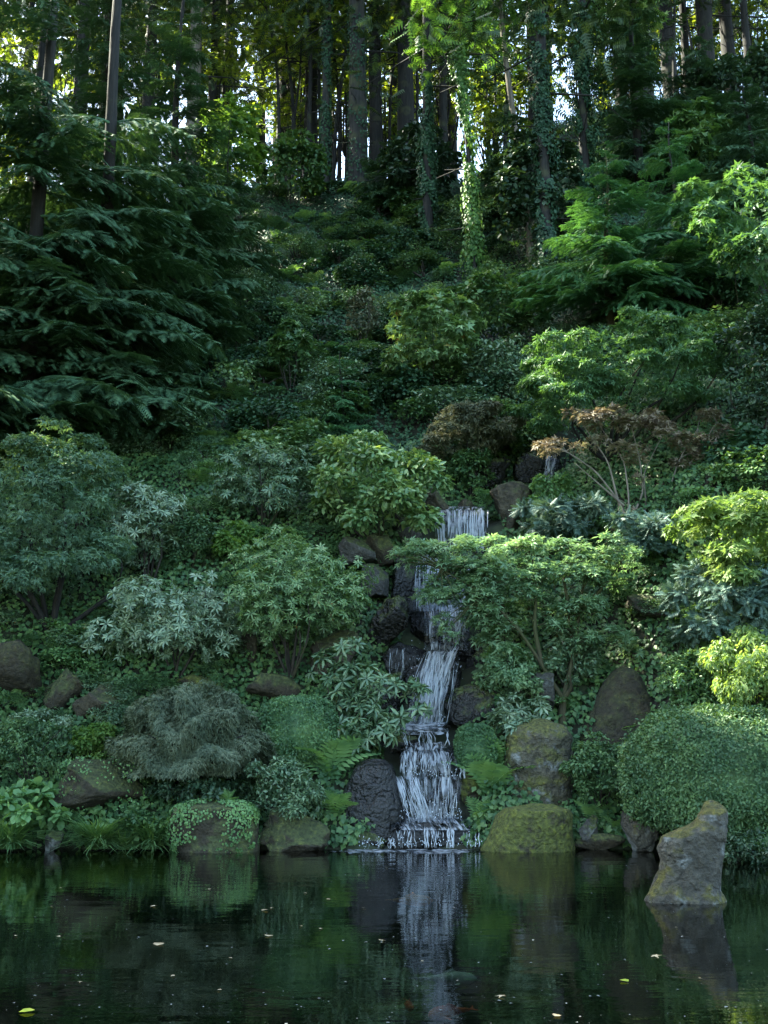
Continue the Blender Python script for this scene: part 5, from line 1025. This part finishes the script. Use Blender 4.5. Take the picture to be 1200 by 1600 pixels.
for o in [q for q in sc.objects if q.parent is None and q.name.split('.')[0] in ('understory_bush', 'bank_bush', 'sword_fern', 'woodland_maple', 'sapling') or (q.get('group') == 'woodland trees behind the crest')]:
    n_ = o.name.split('.')[0]; ref = SLOPE if n_ in ('understory_bush', 'sword_fern') else BANK if n_ == 'bank_bush' else CREST
    v = np.array(o.matrix_world.translation) - np.array([0, 0, EYE]); fz = v @ FW; qx, qy = 600 + F * v[0] / fz, 800 - F * (v @ UPV) / fz
    if ref is CREST: qy = 100
    near_ = min(ref, key=lambda e: (e[0] - qx) ** 2 + (e[1] - qy) ** 2)[2]
    base_ = {'understory_bush': o['label'].replace(' on the ivy slope', ' on the slope '), 'bank_bush': o['label'].replace(' filling the planted bank', ' '), 'sword_fern': 'sword fern in the slope ivy ', 'woodland_maple': 'yellow-green backlit maple ', 'sapling': 'slender sapling stem ', 'woodland_tree': 'dark deep-wood trunk behind the crest '}[n_]
    o['label'] = (base_ + near_).replace('  ', ' ')

# ------------------------------------------------------------------ on and in the pond
def on_water(px, py):
    d = ray(px, py); t = -EYE / d[2]; return np.array([0, 0, EYE]) + d * t
LV = []
for k in range(5):
    T, Fa = T_maple() if k % 2 else T_round(); T = T.copy(); T[:, 2] = T[:, 2] * .35 + .10 * np.abs(T[:, 0]) ** 1.5 + .01 * k; T[:, 1] -= .5
    m_ = mesh_from('fallen_leaf', T, Fa); m_.materials.append(M['green_leaf'] if k == 4 else M['dead_leaf']); LV.append(m_)
rgl = np.random.default_rng(4)
spots = [(248, 1476, .15), (238, 1417, .10), (414, 1423, .12), (424, 1420, .07), (420, 1463, .12), (597, 1470, .09), (513, 1406, .07), (476, 1396, .06), (327, 1390, .06), (90, 1464, .07), (25, 1463, .05), (82, 1417, .06), (95, 1388, .05), (502, 1452, .06), (270, 1526, .05), (568, 1419, .06), (343, 1548, .05), (1026, 1496, .12), (660, 1503, .04), (782, 1559, .10), (870, 1588, .09), (1058, 1450, .05), (604, 1356, .05), (560, 1368, .05), (360, 1498, .05), (1095, 1530, .05), (470, 1448, .05), (125, 1536, .05)]
for k, (px, py, s) in enumerate(spots):
    s *= .75
    o = obj('fallen_leaf', LV[k % 4], loc=on_water(px, py) + [0, 0, .008]); o.scale = (s, s, s); o.rotation_euler = (rgl.uniform(-.1, .1), rgl.uniform(-.1, .1), rgl.uniform(0, 6.3)); tag(o, 'pale dry fallen leaf floating on the dark pond', 'leaf', 'fallen leaves on the pond')
for px, py, s in ((42, 1582, .11), (976, 1534, .08)):
    o = obj('fallen_leaf', LV[4], loc=on_water(px, py) + [0, 0, .008]); o.scale = (s, s, s); o.rotation_euler = (0, 0, rgl.uniform(0, 6)); tag(o, 'yellow-green fallen leaf floating on the dark pond', 'leaf', 'yellow-green leaves on the pond')
mb = MB(); n = 520; pts = np.array([on_water(rgl.uniform(-60, 1260), 1345 + 270 * rgl.uniform(0, 1) ** .8) for _ in range(n)]); a = rgl.uniform(0, 6.3, n); sz = .004 + .013 * rgl.uniform(0, 1, n) ** 4
stamp(mb, 'round', pts + [0, 0, .005], np.stack([np.cos(a), np.sin(a), a * 0], -1), np.tile([0, 0, 1.], (n, 1)), sz * 2, sz * 1.6); o = obj('floating_specks', mb.mesh('floating_specks'), M['speck'], kind='stuff'); o['label'] = 'tiny petals and seeds drifting on the pond'; o['category'] = 'debris'
def koi(label, px, py, ln, ang, mat, depth=.05):
    g = on_water(px, py) - np.array([0, 0, depth]); t = thing('koi', label, 'fish', tuple(g)); t.rotation_euler = (0, 0, R(ang)); k = np.linspace(0, 1, 14); prof = np.interp(k, [0, .06, .2, .4, .65, .85, 1], [.02, .07, .115, .125, .09, .045, .03]) * ln
    p = np.stack([(k - .5) * ln, .05 * ln * np.sin(k * 4), 0 * k], -1); mb = MB(); tube(mb, p, prof, 12); V, Fa = mb.arrays(); V[:, 2] *= 1.15; obj('body', mesh_from('body', V, Fa), M[mat], t)
    e = p[-1]; fb = MB(); fb.add(np.array([e, e + [.22 * ln, .13 * ln, .01], e + [.14 * ln, .01 * ln, 0], e + [.22 * ln, -.11 * ln, -.01], e + [.05 * ln, 0, .02 * ln]]), [[0, 1, 4], [4, 1, 2], [4, 2, 3], [0, 4, 3]]); obj('tail_fin', fb.mesh('tail_fin'), M[mat], t)
    for s in (-1, 1):
        q = MB(); b = np.array([-.22 * ln, s * .10 * ln, -.03 * ln]); q.add(np.array([b, b + [.05 * ln, 0, 0], b + [.17 * ln, s * .11 * ln, -.02], b + [.09 * ln, s * .14 * ln, -.02]]), [[0, 1, 2], [0, 2, 3]]); obj('side_fin', q.mesh('side_fin'), M[mat], t)
    d = MB(); d.add(np.array([[-.12 * ln, 0, .12 * ln], [.0, 0, .19 * ln], [.18 * ln, 0, .12 * ln], [.16 * ln, 0, .08 * ln]]), [[0, 1, 2], [0, 2, 3]]); obj('back_fin', d.mesh('back_fin'), M[mat], t)
koi('red koi swimming just under the pond surface', 700, 1566, .36, 35, 'koi_red', .07)
koi('pale white koi gliding under the water below the falls', 706, 1509, .42, 176, 'koi_white', .10)
koi('long orange koi near the falls in the pond', 645, 1395, .5, 178, 'koi_orange', .09)
koi('small dim red koi left of the pale white koi', 640, 1536, .26, 100, 'koi_red', .16)
